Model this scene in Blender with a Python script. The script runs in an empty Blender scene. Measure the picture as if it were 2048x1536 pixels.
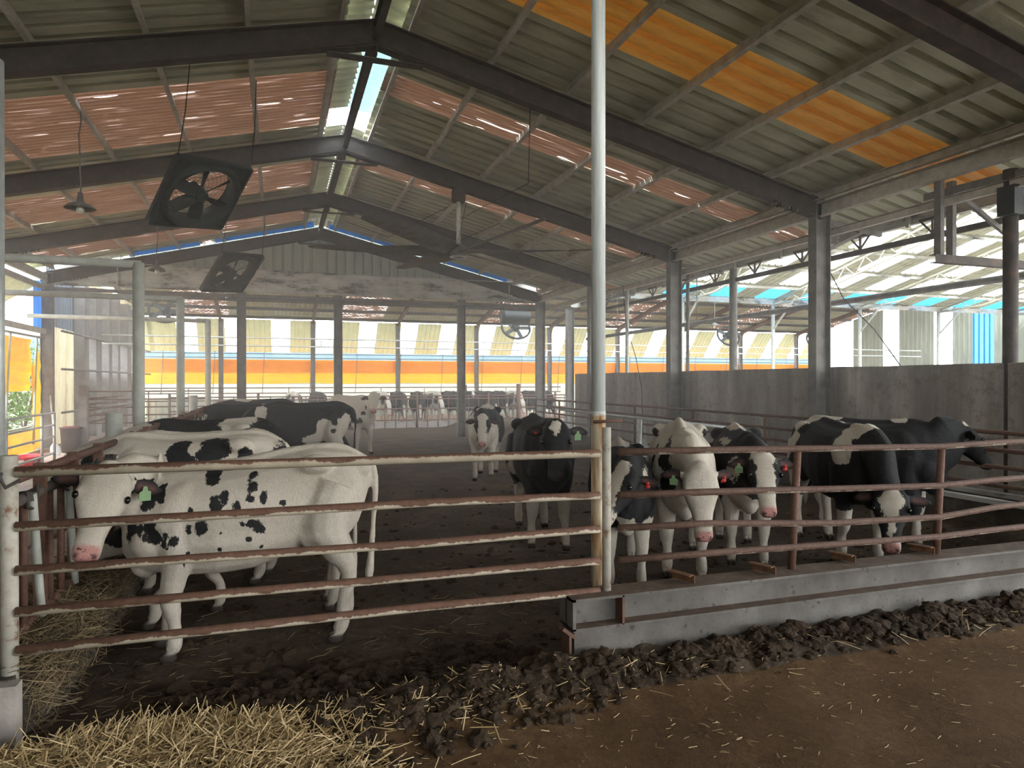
import bpy, bmesh, math, random
import numpy as np
from mathutils import Vector, Matrix, noise, Quaternion

random.seed(7)
SC = bpy.context.scene
SKY, SUN, HAZE, EXPO = 3.2, 2.5, .015, 1.85
COL = SC.collection
V = Vector

def tag(o, label=None, cat=None, group=None, kind=None):
    if label: o['label'] = label
    if cat: o['category'] = cat
    if group: o['group'] = group
    if kind: o['kind'] = kind
    return o

def thing(name, label, cat, loc=(0, 0, 0), group=None, kind=None):
    o = bpy.data.objects.new(name, None)
    o.empty_display_size = .2
    COL.objects.link(o); o.location = loc
    return tag(o, label, cat, group, kind)

def copy_tree(o, parent=None):
    c = o.copy(); COL.objects.link(c)
    if parent is not None: c.parent = parent
    for ch in [x for x in o.children]: copy_tree(ch, c)
    return c

class MB:
    """collects shapes, builds ONE mesh object"""
    def __init__(s): s.v = []; s.f = []; s.m = []; s.mi = 0; s.sm = []; s.smooth = False
    def add(s, vs, fs):
        b = len(s.v); s.v += [tuple(p) for p in vs]
        for f in fs: s.f.append(tuple(b + i for i in f)); s.m.append(s.mi); s.sm.append(s.smooth)
        return s
    def hexa(s, c):  # 8 corners: bottom 4 ccw, top 4
        return s.add(c, [(3,2,1,0),(4,5,6,7),(0,1,5,4),(1,2,6,5),(2,3,7,6),(3,0,4,7)])
    def box(s, x0, x1, y0, y1, z0, z1):
        return s.hexa([(x0,y0,z0),(x1,y0,z0),(x1,y1,z0),(x0,y1,z0),(x0,y0,z1),(x1,y0,z1),(x1,y1,z1),(x0,y1,z1)])
    def bar(s, p, q, w, h, up=(0,0,1)):
        p = V(p); q = V(q); d = (q - p).normalized(); u = V(up)
        r = d.cross(u)
        if r.length < 1e-5: r = d.cross(V((1,0,0)))
        r.normalize(); u = r.cross(d).normalized()
        r *= w/2; u *= h/2
        return s.hexa([p-r-u, q-r-u, q+r-u, p+r-u, p-r+u, q-r+u, q+r+u, p+r+u])
    def ibeam(s, p, q, w, h, up=(0,0,1), tf=.014, tw=.01):
        p = V(p); q = V(q); d = (q-p).normalized(); r = d.cross(V(up)).normalized(); u = r.cross(d).normalized()
        s.bar(p+u*(h/2-tf/2), q+u*(h/2-tf/2), w, tf, up); s.bar(p-u*(h/2-tf/2), q-u*(h/2-tf/2), w, tf, up)
        return s.bar(p, q, tw, h-2*tf, up)
    def chan(s, p, q, w, h, up=(0,0,1), t=.006, side=1):
        """C section: web on one side, two flanges"""
        p = V(p); q = V(q); d = (q-p).normalized(); r = d.cross(V(up)).normalized(); u = r.cross(d).normalized()
        o = r*side*(w/2-t/2)
        s.bar(p+o, q+o, t, h, up)
        s.bar(p+u*(h/2-t/2)-r*side*t/2, q+u*(h/2-t/2)-r*side*t/2, w-t, t, up)
        return s.bar(p-u*(h/2-t/2)-r*side*t/2, q-u*(h/2-t/2)-r*side*t/2, w-t, t, up)
    def tube(s, pts, r, n=10, cap=True):
        pts = [V(p) for p in pts]; m = len(pts)
        rs = r if isinstance(r, (list, tuple)) else [r]*m
        sm = s.smooth; s.smooth = True
        d0 = (pts[1]-pts[0]).normalized()
        a = d0.cross(V((0,0,1)))
        if a.length < 1e-3: a = d0.cross(V((0,1,0)))
        a.normalize(); vs = []
        for i, p in enumerate(pts):
            d = (pts[min(i+1,m-1)] - pts[max(i-1,0)]).normalized()
            a = (a - d*a.dot(d)).normalized(); b = d.cross(a)
            for k in range(n):
                t = 2*math.pi*k/n
                vs.append(p + (a*math.cos(t) + b*math.sin(t))*rs[i])
        fs = []
        for i in range(m-1):
            for k in range(n):
                k2 = (k+1) % n
                fs.append((i*n+k, i*n+k2, (i+1)*n+k2, (i+1)*n+k))
        s.add(vs, fs); s.smooth = False
        if cap:
            b = len(s.v) - len(vs)
            s.f.append(tuple(b+k for k in range(n))[::-1]); s.m.append(s.mi); s.sm.append(False)
            s.f.append(tuple(b+(m-1)*n+k for k in range(n))); s.m.append(s.mi); s.sm.append(False)
        s.smooth = sm
        return s
    def lathe(s, prof, c=(0,0,0), n=24, axis='z', closed=False):
        sm = s.smooth; s.smooth = True
        vs = []; c = V(c)
        for (r, z) in prof:
            for k in range(n):
                t = 2*math.pi*k/n
                vs.append(c + V((r*math.cos(t), r*math.sin(t), z)))
        fs = []; m = len(prof)
        for i in range(m-1 if not closed else m):
            j = (i+1) % m
            for k in range(n):
                k2 = (k+1) % n
                fs.append((i*n+k, i*n+k2, j*n+k2, j*n+k))
        s.add(vs, fs); s.smooth = sm
        return s
    def loft(s, rings, cap=True):
        n = len(rings[0]); m = len(rings); vs = [p for r in rings for p in r]; fs = []
        for i in range(m-1):
            for k in range(n):
                k2 = (k+1) % n
                fs.append((i*n+k, i*n+k2, (i+1)*n+k2, (i+1)*n+k))
        if cap:
            fs.append(tuple(range(n))[::-1]); fs.append(tuple((m-1)*n+k for k in range(n)))
        return s.add(vs, fs)
    def build(s, name, mats, parent=None, origin=None):
        me = bpy.data.meshes.new(name)
        vs = s.v
        if origin is not None:
            o = V(origin); vs = [(p[0]-o.x, p[1]-o.y, p[2]-o.z) for p in vs]
        me.from_pydata(vs, [], s.f); 
        if not isinstance(mats, (list, tuple)): mats = [mats]
        for m in mats: me.materials.append(m)
        if len(mats) > 1: me.polygons.foreach_set('material_index', s.m)
        me.polygons.foreach_set('use_smooth', s.sm)
        me.update()
        ob = bpy.data.objects.new(name, me); COL.objects.link(ob)
        if origin is not None: ob.location = origin
        if parent is not None: ob.parent = parent
        return ob

def rings_tube(mb, pts, rads, n=14, flat=None):
    pass

# ---------------------------------------------------------------- materials
class NT:
    def __init__(s, name):
        s.mat = bpy.data.materials.new(name); s.mat.use_nodes = True
        s.t = s.mat.node_tree; s.t.nodes.clear()
        s.out = s.t.nodes.new('ShaderNodeOutputMaterial')
    def n(s, typ, ins=None, **kw):
        nd = s.t.nodes.new(typ)
        for k, v in kw.items(): setattr(nd, k, v)
        for k, v in (ins or {}).items():
            sock = nd.inputs[k]
            if isinstance(v, bpy.types.NodeSocket): s.t.links.new(v, sock)
            else: sock.default_value = v
        return nd
    def coord(s, which='Object', scale=None):
        c = s.n('ShaderNodeTexCoord').outputs[which]
        if scale is not None:
            c = s.n('ShaderNodeMapping', {'Vector': c, 'Scale': scale}).outputs[0]
        return c
    def world(s, scale=None):
        c = s.n('ShaderNodeNewGeometry').outputs['Position']
        if scale is not None:
            c = s.n('ShaderNodeMapping', {'Vector': c, 'Scale': scale}).outputs[0]
        return c
    def noise(s, vec, scale, detail=4, rough=.6, dist=0):
        return s.n('ShaderNodeTexNoise', {'Vector': vec, 'Scale': scale, 'Detail': detail, 'Roughness': rough, 'Distortion': dist}).outputs['Fac']
    def ramp(s, fac, stops, interp='LINEAR'):
        r = s.n('ShaderNodeValToRGB', {'Fac': fac}); cr = r.color_ramp; cr.interpolation = interp
        while len(cr.elements) < len(stops): cr.elements.new(.5)
        for e, (p, c) in zip(cr.elements, stops):
            e.position = p; e.color = (c[0], c[1], c[2], 1) if len(c) == 3 else c
        return r.outputs[0]
    def mix(s, fac, a, b):
        m = s.n('ShaderNodeMix', data_type='RGBA')
        for k, v in ((0, fac), (6, a), (7, b)):
            if isinstance(v, bpy.types.NodeSocket): s.t.links.new(v, m.inputs[k])
            elif k == 0: m.inputs[k].default_value = v
            else: m.inputs[k].default_value = (*v[:3], 1)
        return m.outputs[2]
    def math(s, op, a, b=0., c=None):
        ins = {0: a, 1: b}
        if c is not None: ins[2] = c
        return s.n('ShaderNodeMath', ins, operation=op).outputs[0]
    def sep(s, vec):
        return s.n('ShaderNodeSeparateXYZ', {0: vec}).outputs
    def bump(s, h, dist=.01, strength=1.):
        return s.n('ShaderNodeBump', {'Height': h, 'Distance': dist, 'Strength': strength}).outputs[0]
    def bsdf(s, col, rough=.7, metal=0., normal=None, spec=.4):
        ins = {'Base Color': col if isinstance(col, bpy.types.NodeSocket) else (*col[:3], 1), 'Roughness': rough, 'Metallic': metal, 'Specular IOR Level': spec}
        b = s.n('ShaderNodeBsdfPrincipled', ins)
        if normal is not None: s.t.links.new(normal, b.inputs['Normal'])
        return b.outputs[0]
    def done(s, sh):
        s.t.links.new(sh, s.out.inputs['Surface']); return s.mat

def noisy(name, stops, scale=6, rough=.75, metal=0., bump=0., aniso=None, detail=5, spec=.3):
    n = NT(name); w = n.coord('Object', aniso) if aniso else n.coord('Object')
    f = n.noise(w, scale, detail, .65)
    c = n.ramp(f, stops)
    nm = n.bump(n.noise(w, scale*4, 4, .7), bump) if bump else None
    return n.done(n.bsdf(c, rough, metal, nm, spec))
# ---------------------------------------------------------------- cattle
def ell_ring(c, ax, ay, rx, ry, n=16, p=1., down=None):
    """ring around c in plane (ax, ay); down: separate radius for the lower half"""
    out = []
    for k in range(n):
        t = 2*math.pi*k/n; ct, st = math.cos(t), math.sin(t)
        a = math.copysign(abs(ct)**p, ct); b = math.copysign(abs(st)**p, st)
        r2 = ry if (down is None or b >= 0) else down
        out.append(c + ax*(rx*a) + ay*(r2*b))
    return out

def limb(mb, pts, rads, n=12):
    """tapered tube with own spline smoothing"""
    P = [V(p) for p in pts]; pp = []; rr = []
    for i in range(len(P)-1):
        p0 = P[max(i-1,0)]; p1 = P[i]; p2 = P[i+1]; p3 = P[min(i+2, len(P)-1)]
        for k in range(4):
            t = k/4
            pp.append(.5*((2*p1)+(p2-p0)*t+(2*p0-5*p1+4*p2-p3)*t*t+(3*p1-p0-3*p2+p3)*t**3))
            rr.append(rads[i]+(rads[i+1]-rads[i])*(t*t*(3-2*t)))
    pp.append(P[-1]); rr.append(rads[-1])
    mb.tube(pp, rr, n)

def ellipsoid(mb, c, r, axes=None, n=14, m=9):
    c = V(c); A = axes or (V((1,0,0)), V((0,1,0)), V((0,0,1)))
    rings = []
    for i in range(m):
        ph = -math.pi/2*.97 + math.pi*.97*i/(m-1)
        rings.append([c + A[0]*(r[0]*math.cos(ph)*math.cos(2*math.pi*k/n)) + A[1]*(r[1]*math.cos(ph)*math.sin(2*math.pi*k/n)) + A[2]*(r[2]*math.sin(ph)) for k in range(n)])
    mb.loft(rings)

TRUNK = [(-.83,1.22,1.08,.05),(-.79,1.31,.95,.13),(-.70,1.365,.84,.195),(-.58,1.385,.76,.235),(-.44,1.39,.70,.255),(-.25,1.365,.635,.285),(-.02,1.35,.575,.325),(.20,1.35,.57,.325),(.38,1.375,.585,.285),(.50,1.385,.60,.25),(.62,1.35,.625,.215),(.72,1.27,.67,.165),(.79,1.16,.76,.09)]

def cow_parts(cow):
    """the closed shapes whose union is the animal, in its own frame: +X forward, +Y left, feet on Z=0, withers at 1.39"""
    mb = MB(); X = V((1,0,0)); Y = V((0,1,0)); Z = V((0,0,1))
    fat = cow.get('fat', 1.)
    rings = []
    for (x, zt, zb, hw) in TRUNK:
        zb = zb + (1-fat)*.12*(1 if -.5 < x < .5 else 0)
        zc = zb + (zt-zb)*.5
        rings.append(ell_ring(V((x,0,zc)), Y, Z, hw*fat if -.5 < x < .5 else hw, (zt-zc), 22, .86, (zc-zb)))
    mb.loft(rings)
    # spine ridge, hooks, pins, shoulder blades, thighs
    limb(mb, [(-.80,0,1.29),(-.6,0,1.375),(-.3,0,1.365),(.1,0,1.345),(.45,0,1.38),(.62,0,1.33)], [.035,.045,.045,.05,.045,.05], 8)
    for s in (1,-1):
        ellipsoid(mb, (-.44,s*.20,1.285), (.13,.085,.075))
        ellipsoid(mb, (-.77,s*.105,1.24), (.07,.055,.07))
        ellipsoid(mb, (.45,s*.185,1.04), (.16,.10,.27), (V((1,0,.35)).normalized(), Y, V((-.35,0,1)).normalized()))
        ellipsoid(mb, (.60,s*.13,.88), (.14,.11,.16))
        ellipsoid(mb, (-.57,s*.165,1.0), (.21,.11,.27), (V((1,0,.2)).normalized(), Y, V((-.2,0,1)).normalized()))
    ellipsoid(mb, (.66,0,.70), (.10,.085,.12))                       # brisket
    L = cow.get('legs', [(0,0),(0,0),(0,0),(0,0)])                   # x shift, z lift of hooves: FL FR HL HR
    sp = cow.get('splay', [0,0,0,0])
    for i, s in ((0,1),(1,-1)):
        dx, up = L[i]; dy = sp[i]; y = s*.155
        knee = V((.50+dx*.55+ (.10 if up else 0), y+dy*.5, .43+up*.5)); fet = V((.485+dx*.95, y*.97+dy, .135+up)); toe = V((.525+dx, y+dy, .035+up*.9))
        limb(mb, [(.46,y+.0*s,1.0),(.44+dx*.15,y+s*.012,.78),(.475+dx*.35,y+dy*.2,.60),knee+V((0,0,.03)),knee-V((.005,0,.05)),fet+V((0,0,.13)),fet,toe+V((-.025,0,.045))], [.15,.118,.082,.068,.060,.041,.052,.046])
        for q in (1,-1): ellipsoid(mb, toe+V((0,q*.024,0)), (.062,.025,.038), None, 10, 7)
    for i, s in ((2,1),(3,-1)):
        dx, up = L[i]; dy = sp[i]; y = s*.15
        stf = V((-.50+dx*.15, s*.185, .87)); hock = V((-.695+dx*.6, y+dy*.4, .51+up*.4)); fet = V((-.665+dx, y+dy, .145+up)); toe = V((-.615+dx, y+dy, .035+up))
        limb(mb, [(-.58,s*.13,1.12),stf,(-.59+dx*.35,s*.172,.69),hock+V((.02,0,.05)),hock-V((0,0,.06)),fet+V((-.008,0,.15)),fet,toe+V((-.02,0,.045))], [.18,.165,.108,.070,.056,.045,.053,.047])
        ellipsoid(mb, (-.40,s*.20,.83), (.10,.07,.15), (V((1,0,-.3)).normalized(), Y, V((.3,0,1)).normalized()))
        for q in (1,-1): ellipsoid(mb, toe+V((0,q*.026,0)), (.062,.026,.038), None, 10, 7)
    dip = cow.get('dip', 0.)
    if dip:
        for i, (x, y, z) in enumerate(mb.v):
            k = min(1, max(0, (x+.45)/.95)); mb.v[i] = (x, y, z - dip*k*k*(3-2*k)*max(0, z)/1.4)
    # head frame
    pol = V(cow['poll']); f = V(cow['dir']).normalized()
    s_ = V(cow['side']).normalized() if 'side' in cow else Z.cross(f)
    if s_.length < .2: s_ = Y.copy()
    s_ = (s_ - f*s_.dot(f)).normalized(); u = f.cross(s_).normalized()   # u: out of the forehead
    roll = cow.get('roll', 0.)
    if roll: q = Quaternion(f, roll); s_ = q @ s_; u = q @ u
    H = (pol, f, s_, u)
    hd = [(-.06,.06,.045,.07),(-.02,.105,.07,.10),(.05,.140,.082,.13),(.12,.150,.085,.155),(.19,.145,.082,.165),(.26,.118,.073,.145),(.34,.090,.063,.115),(.42,.076,.056,.092),(.485,.076,.052,.084),(.535,.077,.047,.074),(.57,.062,.034,.052),(.582,.03,.016,.022)]
    mb.loft([ell_ring(pol+f*a, s_, u, w, up, 16, .85, dn) for a, w, up, dn in hd])
    for q in (1,-1):
        ellipsoid(mb, pol+f*.165+s_*(q*.126)+u*.034, (.046,.026,.034), (f, s_, u), 10, 7)   # brow and lid
        ellipsoid(mb, pol+f*.54+s_*(q*.046)+u*.024, (.026,.024,.022), (f, s_, u), 10, 7)   # nostril rim
        # ear
        e = cow.get('ears', .0); et = cow.get('ear_twist', .0)
        d = (s_*q*1. - f*.16 + u*(-.34) - Z*.16 + Z*e).normalized()
        flat = (u*1. + f*.75); flat = (flat - d*flat.dot(d)).normalized()        # open side
        wide = d.cross(flat).normalized()
        base = pol + f*.035 + s_*(q*.115) - u*.02
        rr = []
        for t, w, th in ((-.02,.026,.020),(.03,.034,.018),(.075,.058,.013),(.115,.064,.011),(.155,.054,.010),(.195,.032,.009),(.222,.010,.007)):
            rr.append(ell_ring(base+d*t - flat*(.018*math.sin(min(1,max(0,t/.2))*math.pi)), wide, flat, w, th, 12))
        mb.loft(rr)
        cow.setdefault('_ear', {})[q] = (base, d, wide, flat)
    ellipsoid(mb, pol - f*.03 + u*.03, (.055,.075,.055), (f, s_, u), 10, 7)            # poll
    # neck
    nb = V((.55,0,1.10)); n1 = V((.74,0,1.12)) + (pol-V((.74,0,1.12)))*.28 + V((0,0,.02))
    pe = pol + f*.07 - u*.045
    pts = [nb, V((.68,0,1.09)), n1, n1.lerp(pe,.5), pe]
    nf = cow.get('neck', 1.); hh = [.30,.275,.225*nf,.18*nf,.13*nf]; ww = [.165,.15,.125,.115,.11]
    rings = []
    for i, p in enumerate(pts):
        t = (pts[min(i+1,4)] - pts[max(i-1,0)]).normalized()
        a = Z.cross(t)
        if i >= 3 or a.length < .25: a = s_ - t*s_.dot(t)
        a = a.normalized(); 
        if a.dot(s_) < 0 and i >= 3: a = -a
        b = t.cross(a).normalized()
        if i < 3 and b.z < 0: b = -b; a = -a
        rings.append((p, a, b, ww[i], hh[i]))
    fine = []
    for i in range(4):
        p, a, b, w, h = rings[i]; p2, a2, b2, w2, h2 = rings[i+1]
        if b.dot(b2) < 0: a2 = -a2; b2 = -b2; rings[i+1] = (p2, a2, b2, w2, h2)
        for k in range(3):
            t = k/3; A = (a.lerp(a2,t)).normalized(); B = (b.lerp(b2,t)).normalized()
            fine.append(ell_ring(p.lerp(p2,t), A, B, w+(w2-w)*t, h+(h2-h)*t, 16, .95))
    p, a, b, w, h = rings[4]; fine.append(ell_ring(p, a, b, w, h, 16, .95))
    mb.loft(fine)
    # dewlap fold
    limb(mb, [V((.70,0,.74)), V((.76,0,.86)), n1 - V((0,0,.20)), pe - u*.05], [.05,.045,.04,.04], 8)
    # tail
    tx = cow.get('tail', (0,0))
    limb(mb, [(-.76,0,1.30),(-.85,tx[1]*.1,1.24),(-.885+tx[0]*.2,tx[1]*.3,1.06),(-.875+tx[0]*.5,tx[1]*.6,.82),(-.87+tx[0]*.8,tx[1]*.85,.62),(-.86+tx[0],tx[1],.46),(-.855+tx[0],tx[1],.34)], [.045,.036,.025,.020,.026,.034,.010], 8)
    return mb, H

def hash_(t): return sum((i+1)*ord(c) for i, c in enumerate(t))
def sd_ell(P, c, r):
    q = (P - np.array(c)) / np.array(r); k = np.sqrt((q**2).sum(1)) + 1e-9
    return (1 - k) * min(r) if min(r) > .02 else (1-k)*.03    # >0 inside

def make_cow(name, label, cow, loc, yaw, scale=1., vox=.016, group=None, tags=(), sm=5, mat=None):
    root = thing(name, label, 'cow', (loc[0], loc[1], loc[2] if len(loc) > 2 else 0), group)
    root.rotation_euler = (0, 0, yaw); root.scale = (scale,)*3
    mb, H = cow_parts(cow)
    me = bpy.data.meshes.new('raw'); me.from_pydata(mb.v, [], mb.f); me.update()
    tmp = bpy.data.objects.new('raw', me); COL.objects.link(tmp)
    md = tmp.modifiers.new('r', 'REMESH'); md.mode = 'VOXEL'; md.voxel_size = vox; md.use_smooth_shade = True
    m2 = tmp.modifiers.new('s', 'SMOOTH'); m2.factor = .5; m2.iterations = sm
    dg = bpy.context.evaluated_depsgraph_get()
    body = bpy.data.meshes.new_from_object(tmp.evaluated_get(dg))
    bpy.data.objects.remove(tmp)
    n = len(body.vertices); P = np.zeros(n*3); body.vertices.foreach_get('co', P); P = P.reshape(-1,3)
    pol, f, s_, u = [np.array(x) for x in H]
    R = P - pol; hs = R @ f; hy = R @ s_; hz = R @ u
    HP = np.stack([hs/1.13, hy/1.32, hz/1.15], 1)
    lat = np.sqrt(np.maximum(0, (hy*.8)**2 + hz**2))
    inhead = (hs > -.085) & (hs < .63) & (lat < .20) 
    ear = np.zeros(n); earm = np.zeros(n, bool)
    for q, (b, d, w, fl) in cow['_ear'].items():
        d_ = np.array(d); Q = P - np.array(b); t = Q @ d_
        perp = np.linalg.norm(Q - np.outer(t, d_), axis=1)
        on = (t > .03) & (t < .24) & (perp < .075)
        inhead |= on
        earm |= on & (t > .045)
        e = on * (Q @ np.array(fl) > -.018) * np.clip((t-.04)/.03, 0, 1) * np.clip(1-np.abs(Q @ np.array(w))/.038, 0, 1)*np.clip((.19-t)/.04, 0, 1)
        ear = np.maximum(ear, e)
    coat = np.full(n, .25 if cow.get('base') == 'black' else -.25)
    A = P.copy()
    for op in cow.get('ops', []):
        kind, frame, c, r = op[:4]
        if frame == 'h': Q = HP.copy(); c = np.array(c, float)
        elif frame == 'hs': Q = HP.copy(); Q[:,1] = np.abs(Q[:,1])
        elif frame == 'bs': Q = A.copy(); Q[:,1] = np.abs(Q[:,1])
        else: Q = A
        d = sd_ell(Q, c, r)
        if frame[0] == 'h': d = np.where(inhead, d, -.3)
        else:
            if cow.get('nohead', True): d = np.where(inhead, -.3, d)
        if kind == 'B': coat = np.maximum(coat, d)
        else: coat = np.minimum(coat, -d)
    rag = cow.get('rag', .06)
    if rag:
        sd = (hash_(label) % 97)*1.7
        coat = coat + rag*np.array([noise.noise((q[0]*4.5+sd, q[1]*4.5, q[2]*4.5)) for q in P])*(~inhead)
    if cow.get('ear', 'B') == 'B': coat = np.where(earm, .08, coat)
    coat = np.clip(coat, -.1, .1)
    muz = np.clip((hs-.485)/.03, 0, 1) * inhead * np.clip((.08-np.abs(hy))/.02,0,1) * np.clip((hz+.06)/.025, 0, 1)
    nos = np.zeros(n)
    for q in (1,-1):
        nos = np.maximum(nos, np.clip(1.4-np.sqrt(((hs-.555)/.018)**2+((hy-q*.047)/.014)**2+((hz-.024)/.022)**2), 0, 1))
    mouth = np.clip(1-np.abs(hz+.040)/.006, 0, 1)*(hs > .46)*inhead*.8
    nos = np.maximum(nos, mouth)
    hoof = np.clip((.075-P[:,2])/.02, 0, 1)
    for nm, arr in (('coat', coat), ('muzzle', muz), ('hoof', hoof), ('inner_ear', ear), ('nostril', nos)):
        at = body.attributes.new(nm, 'FLOAT', 'POINT'); at.data.foreach_set('value', arr.astype(np.float32))
    body.name = 'body'
    body.materials.clear(); body.materials.append(mat or M['cow_' + cow.get('nose', 'pink')])
    ob = bpy.data.objects.new('body', body); COL.objects.link(ob); ob.parent = root
    pol, f, s_, u = H
    for q in (1,-1):
        e = MB(); e.smooth = True
        ellipsoid(e, pol+f*.188+s_*(q*.139)+u*.052, (.025,.019,.022), (f, s_, u), 12, 8)
        e.build('eye', M['eye'], root)
    for q, color, kind in tags:
        b, d, w, fl = cow['_ear'][q]
        t = MB(); c = b + d*.10 + fl*.012
        down = V((0,0,-1)); down = (down - fl*down.dot(fl)).normalized(); sd = down.cross(fl).normalized()
        if kind in ('flag', 'numbered flag'):
            pr = [(-.010,-.012),(.010,-.012),(.016,.016),(.034,.024),(.034,.082),(-.034,.082),(-.034,.024),(-.016,.016)]
            k = len(pr)
            vs = [c + sd*a + down*bb + fl*.006 for a, bb in pr] + [c + sd*a + down*bb + fl*.010 for a, bb in pr]
            t.add(vs, [tuple(range(k))[::-1], tuple(range(k, 2*k))] + [(i, (i+1) % k, k+(i+1) % k, k+i) for i in range(k)])
            o = t.build('ear_tag', M[color], root)
            o['label'] = {'tag_green': 'pale green ear tag', 'tag_red': 'red ear tag', 'tag_yellow': 'yellow ear tag'}[color]
            # the stamped numerals: short dark strokes on the flag
            if kind == 'numbered flag':
                g = MB()
                for (a0, b0, a1, b1) in [(-.020,.040,-.006,.040),(-.006,.040,-.006,.054),(-.006,.054,-.020,.054),(-.020,.054,-.020,.068),(-.020,.068,-.006,.068),(.006,.040,.020,.040),(.020,.040,.020,.068),(.020,.068,.006,.068),(.006,.068,.006,.040)]:
                    g.bar(c + sd*a0 + down*b0 + fl*.011, c + sd*a1 + down*b1 + fl*.011, .0035, .0012, fl)
                g.build('tag_number', M['tag_ink'], o)
        else:
            t.smooth = True
            ellipsoid(t, c + down*.012 + fl*.006, (.017,.017,.007), (sd, down, fl), 12, 7)
            ellipsoid(t, c + down*.012 + fl*.012, (.008,.008,.006), (sd, down, fl), 10, 6)
            if kind == 'wide':
                pr = [(-.010,.02),(.010,.02),(.026,.034),(.022,.056),(-.022,.056),(-.026,.034)]; k = 6
                vs = [c + sd*a + down*bb + fl*.004 for a, bb in pr] + [c + sd*a + down*bb + fl*.008 for a, bb in pr]
                t.add(vs, [tuple(range(k))[::-1], tuple(range(k, 2*k))] + [(i, (i+1) % k, k+(i+1) % k, k+i) for i in range(k)])
            o = t.build('ear_tag', M[color], root); o['label'] = 'small red button ear tag' if color == 'tag_red' else 'small ear tag'
    cow.pop('_ear', None)
    return root

def cow_material(name, nose):
    n = NT(name)
    at = lambda k: n.n('ShaderNodeAttribute', attribute_name=k).outputs['Fac']
    oc = n.coord('Object')
    w1 = n.noise(oc, 16, 3, .6); w2 = n.noise(n.coord('Object', (1,1,.35)), 85, 2, .6)
    edge = n.math('ADD', n.math('MULTIPLY', n.math('SUBTRACT', w1, .5), .075), n.math('MULTIPLY', n.math('SUBTRACT', w2, .5), .028))
    e = n.math('ADD', at('coat'), edge)
    fac = n.n('ShaderNodeMapRange', {'Value': e, 'From Min': -.004, 'From Max': .004}).outputs[0]
    hair = n.noise(n.coord('Object', (1,1,.25)), 130, 3, .7)
    dirt = n.noise(oc, 2.6, 5, .7)
    z = n.sep(oc)[2]
    low = n.n('ShaderNodeMapRange', {'Value': z, 'From Min': .75, 'From Max': .1}).outputs[0]
    white = n.ramp(hair, [(.25, (.42,.375,.31)), (.75, (.61,.55,.465))])
    stain = n.math('MULTIPLY', n.n('ShaderNodeMapRange', {'Value': dirt, 'From Min': .48, 'From Max': .75}).outputs[0], .45)
    white = n.mix(stain, white, (.42,.34,.24))
    white = n.mix(n.math('MULTIPLY', low, n.math('MULTIPLY', n.n('ShaderNodeMapRange', {'Value': n.noise(oc, 9, 4, .6), 'From Min': .5, 'From Max': .7}).outputs[0], .6)), white, (.30,.23,.15))
    black = n.ramp(hair, [(.3, (.008,.008,.009)), (.75, (.028,.027,.027))])
    col = n.mix(fac, white, black)
    if nose == 'pink':
        spot = n.n('ShaderNodeMapRange', {'Value': n.noise(oc, 60, 2, .6), 'From Min': .60, 'From Max': .64}).outputs[0]
        mc = n.mix(spot, (.45,.22,.19), (.05,.04,.04))
    else: mc = n.mix(0., (.035,.033,.034), (0,0,0))
    col = n.mix(at('muzzle'), col, mc)
    col = n.mix(n.math('MULTIPLY', at('inner_ear'), .75), col, (.17,.085,.075) if nose == 'pink' else (.09,.06,.055))
    col = n.mix(at('nostril'), col, (.02,.012,.012))
    col = n.mix(at('hoof'), col, (.045,.035,.028))
    b = n.bump(n.math('ADD', hair, n.math('MULTIPLY', n.noise(oc, 22, 3, .6), 1.5)), .006, .55)
    s = n.bsdf(col, .72, 0, b, .25)
    return n.done(s)
# ---------------------------------------------------------------- materials of the place
M = {}
M['cow_pink'] = cow_material('hide_pink_nose', 'pink'); M['cow_dark'] = cow_material('hide_dark_nose', 'dark')
def plain(name, c, r=.6, metal=0.):
    n = NT(name); return n.done(n.bsdf(c, r, metal))
M['eye'] = plain('eye', (.008,.006,.005), .12)
M['tag_green'] = plain('tag_green', (.24,.37,.19), .5); M['tag_red'] = plain('tag_red', (.42,.03,.02), .5)
M['tag_yellow'] = plain('tag_yellow', (.75,.55,.08), .5); M['tag_ink'] = plain('tag_ink', (.03,.03,.03), .6)
M['steel'] = noisy('painted_dark_steel', [(.3,(.045,.037,.033)),(.55,(.075,.062,.055)),(.75,(.14,.09,.06))], 5, .7, 0, .002)
M['steel_grey'] = noisy('dusty_grey_steel', [(.3,(.11,.105,.10)),(.6,(.20,.19,.175)),(.8,(.27,.22,.17))], 5, .75, 0, .002)
M['purlin'] = noisy('dusty_galvanised_purlin', [(.3,(.38,.35,.29)),(.6,(.58,.55,.48)),(.8,(.42,.32,.23))], 7, .7, 0, .001)
M['white_steel'] = noisy('flaking_white_paint', [(.36,(.14,.13,.12)),(.46,(.48,.47,.43)),(.7,(.68,.67,.61))], 2.6, .75, 0, .002, (.5,.5,1.6))
M['grey_post'] = noisy('chipped_grey_post', [(.32,(.19,.11,.065)),(.42,(.37,.34,.28)),(.7,(.48,.46,.40))], 11, .7, 0, .002)
M['galv'] = noisy('galvanised_pipe', [(.3,(.38,.40,.39)),(.7,(.55,.57,.55))], 14, .42, .55, .0005)
M['grey_pipe'] = noisy('grey_pipe', [(.3,(.38,.39,.35)),(.7,(.55,.56,.50))], 5, .7, 0, .001)
M['dark'] = plain('dark_plastic', (.022,.026,.026), .55)
M['black_rubber'] = plain('cable_black', (.015,.015,.015), .7)
M['fan_grey'] = noisy('dusty_black_plastic', [(.3,(.018,.022,.021)),(.7,(.042,.048,.045))], 8, .65)
M['blade'] = noisy('dusty_fan_blade', [(.3,(.10,.09,.075)),(.7,(.20,.175,.145))], 6, .7)
M['bulb'] = plain('frosted_bulb', (.7,.68,.6), .3)
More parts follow.
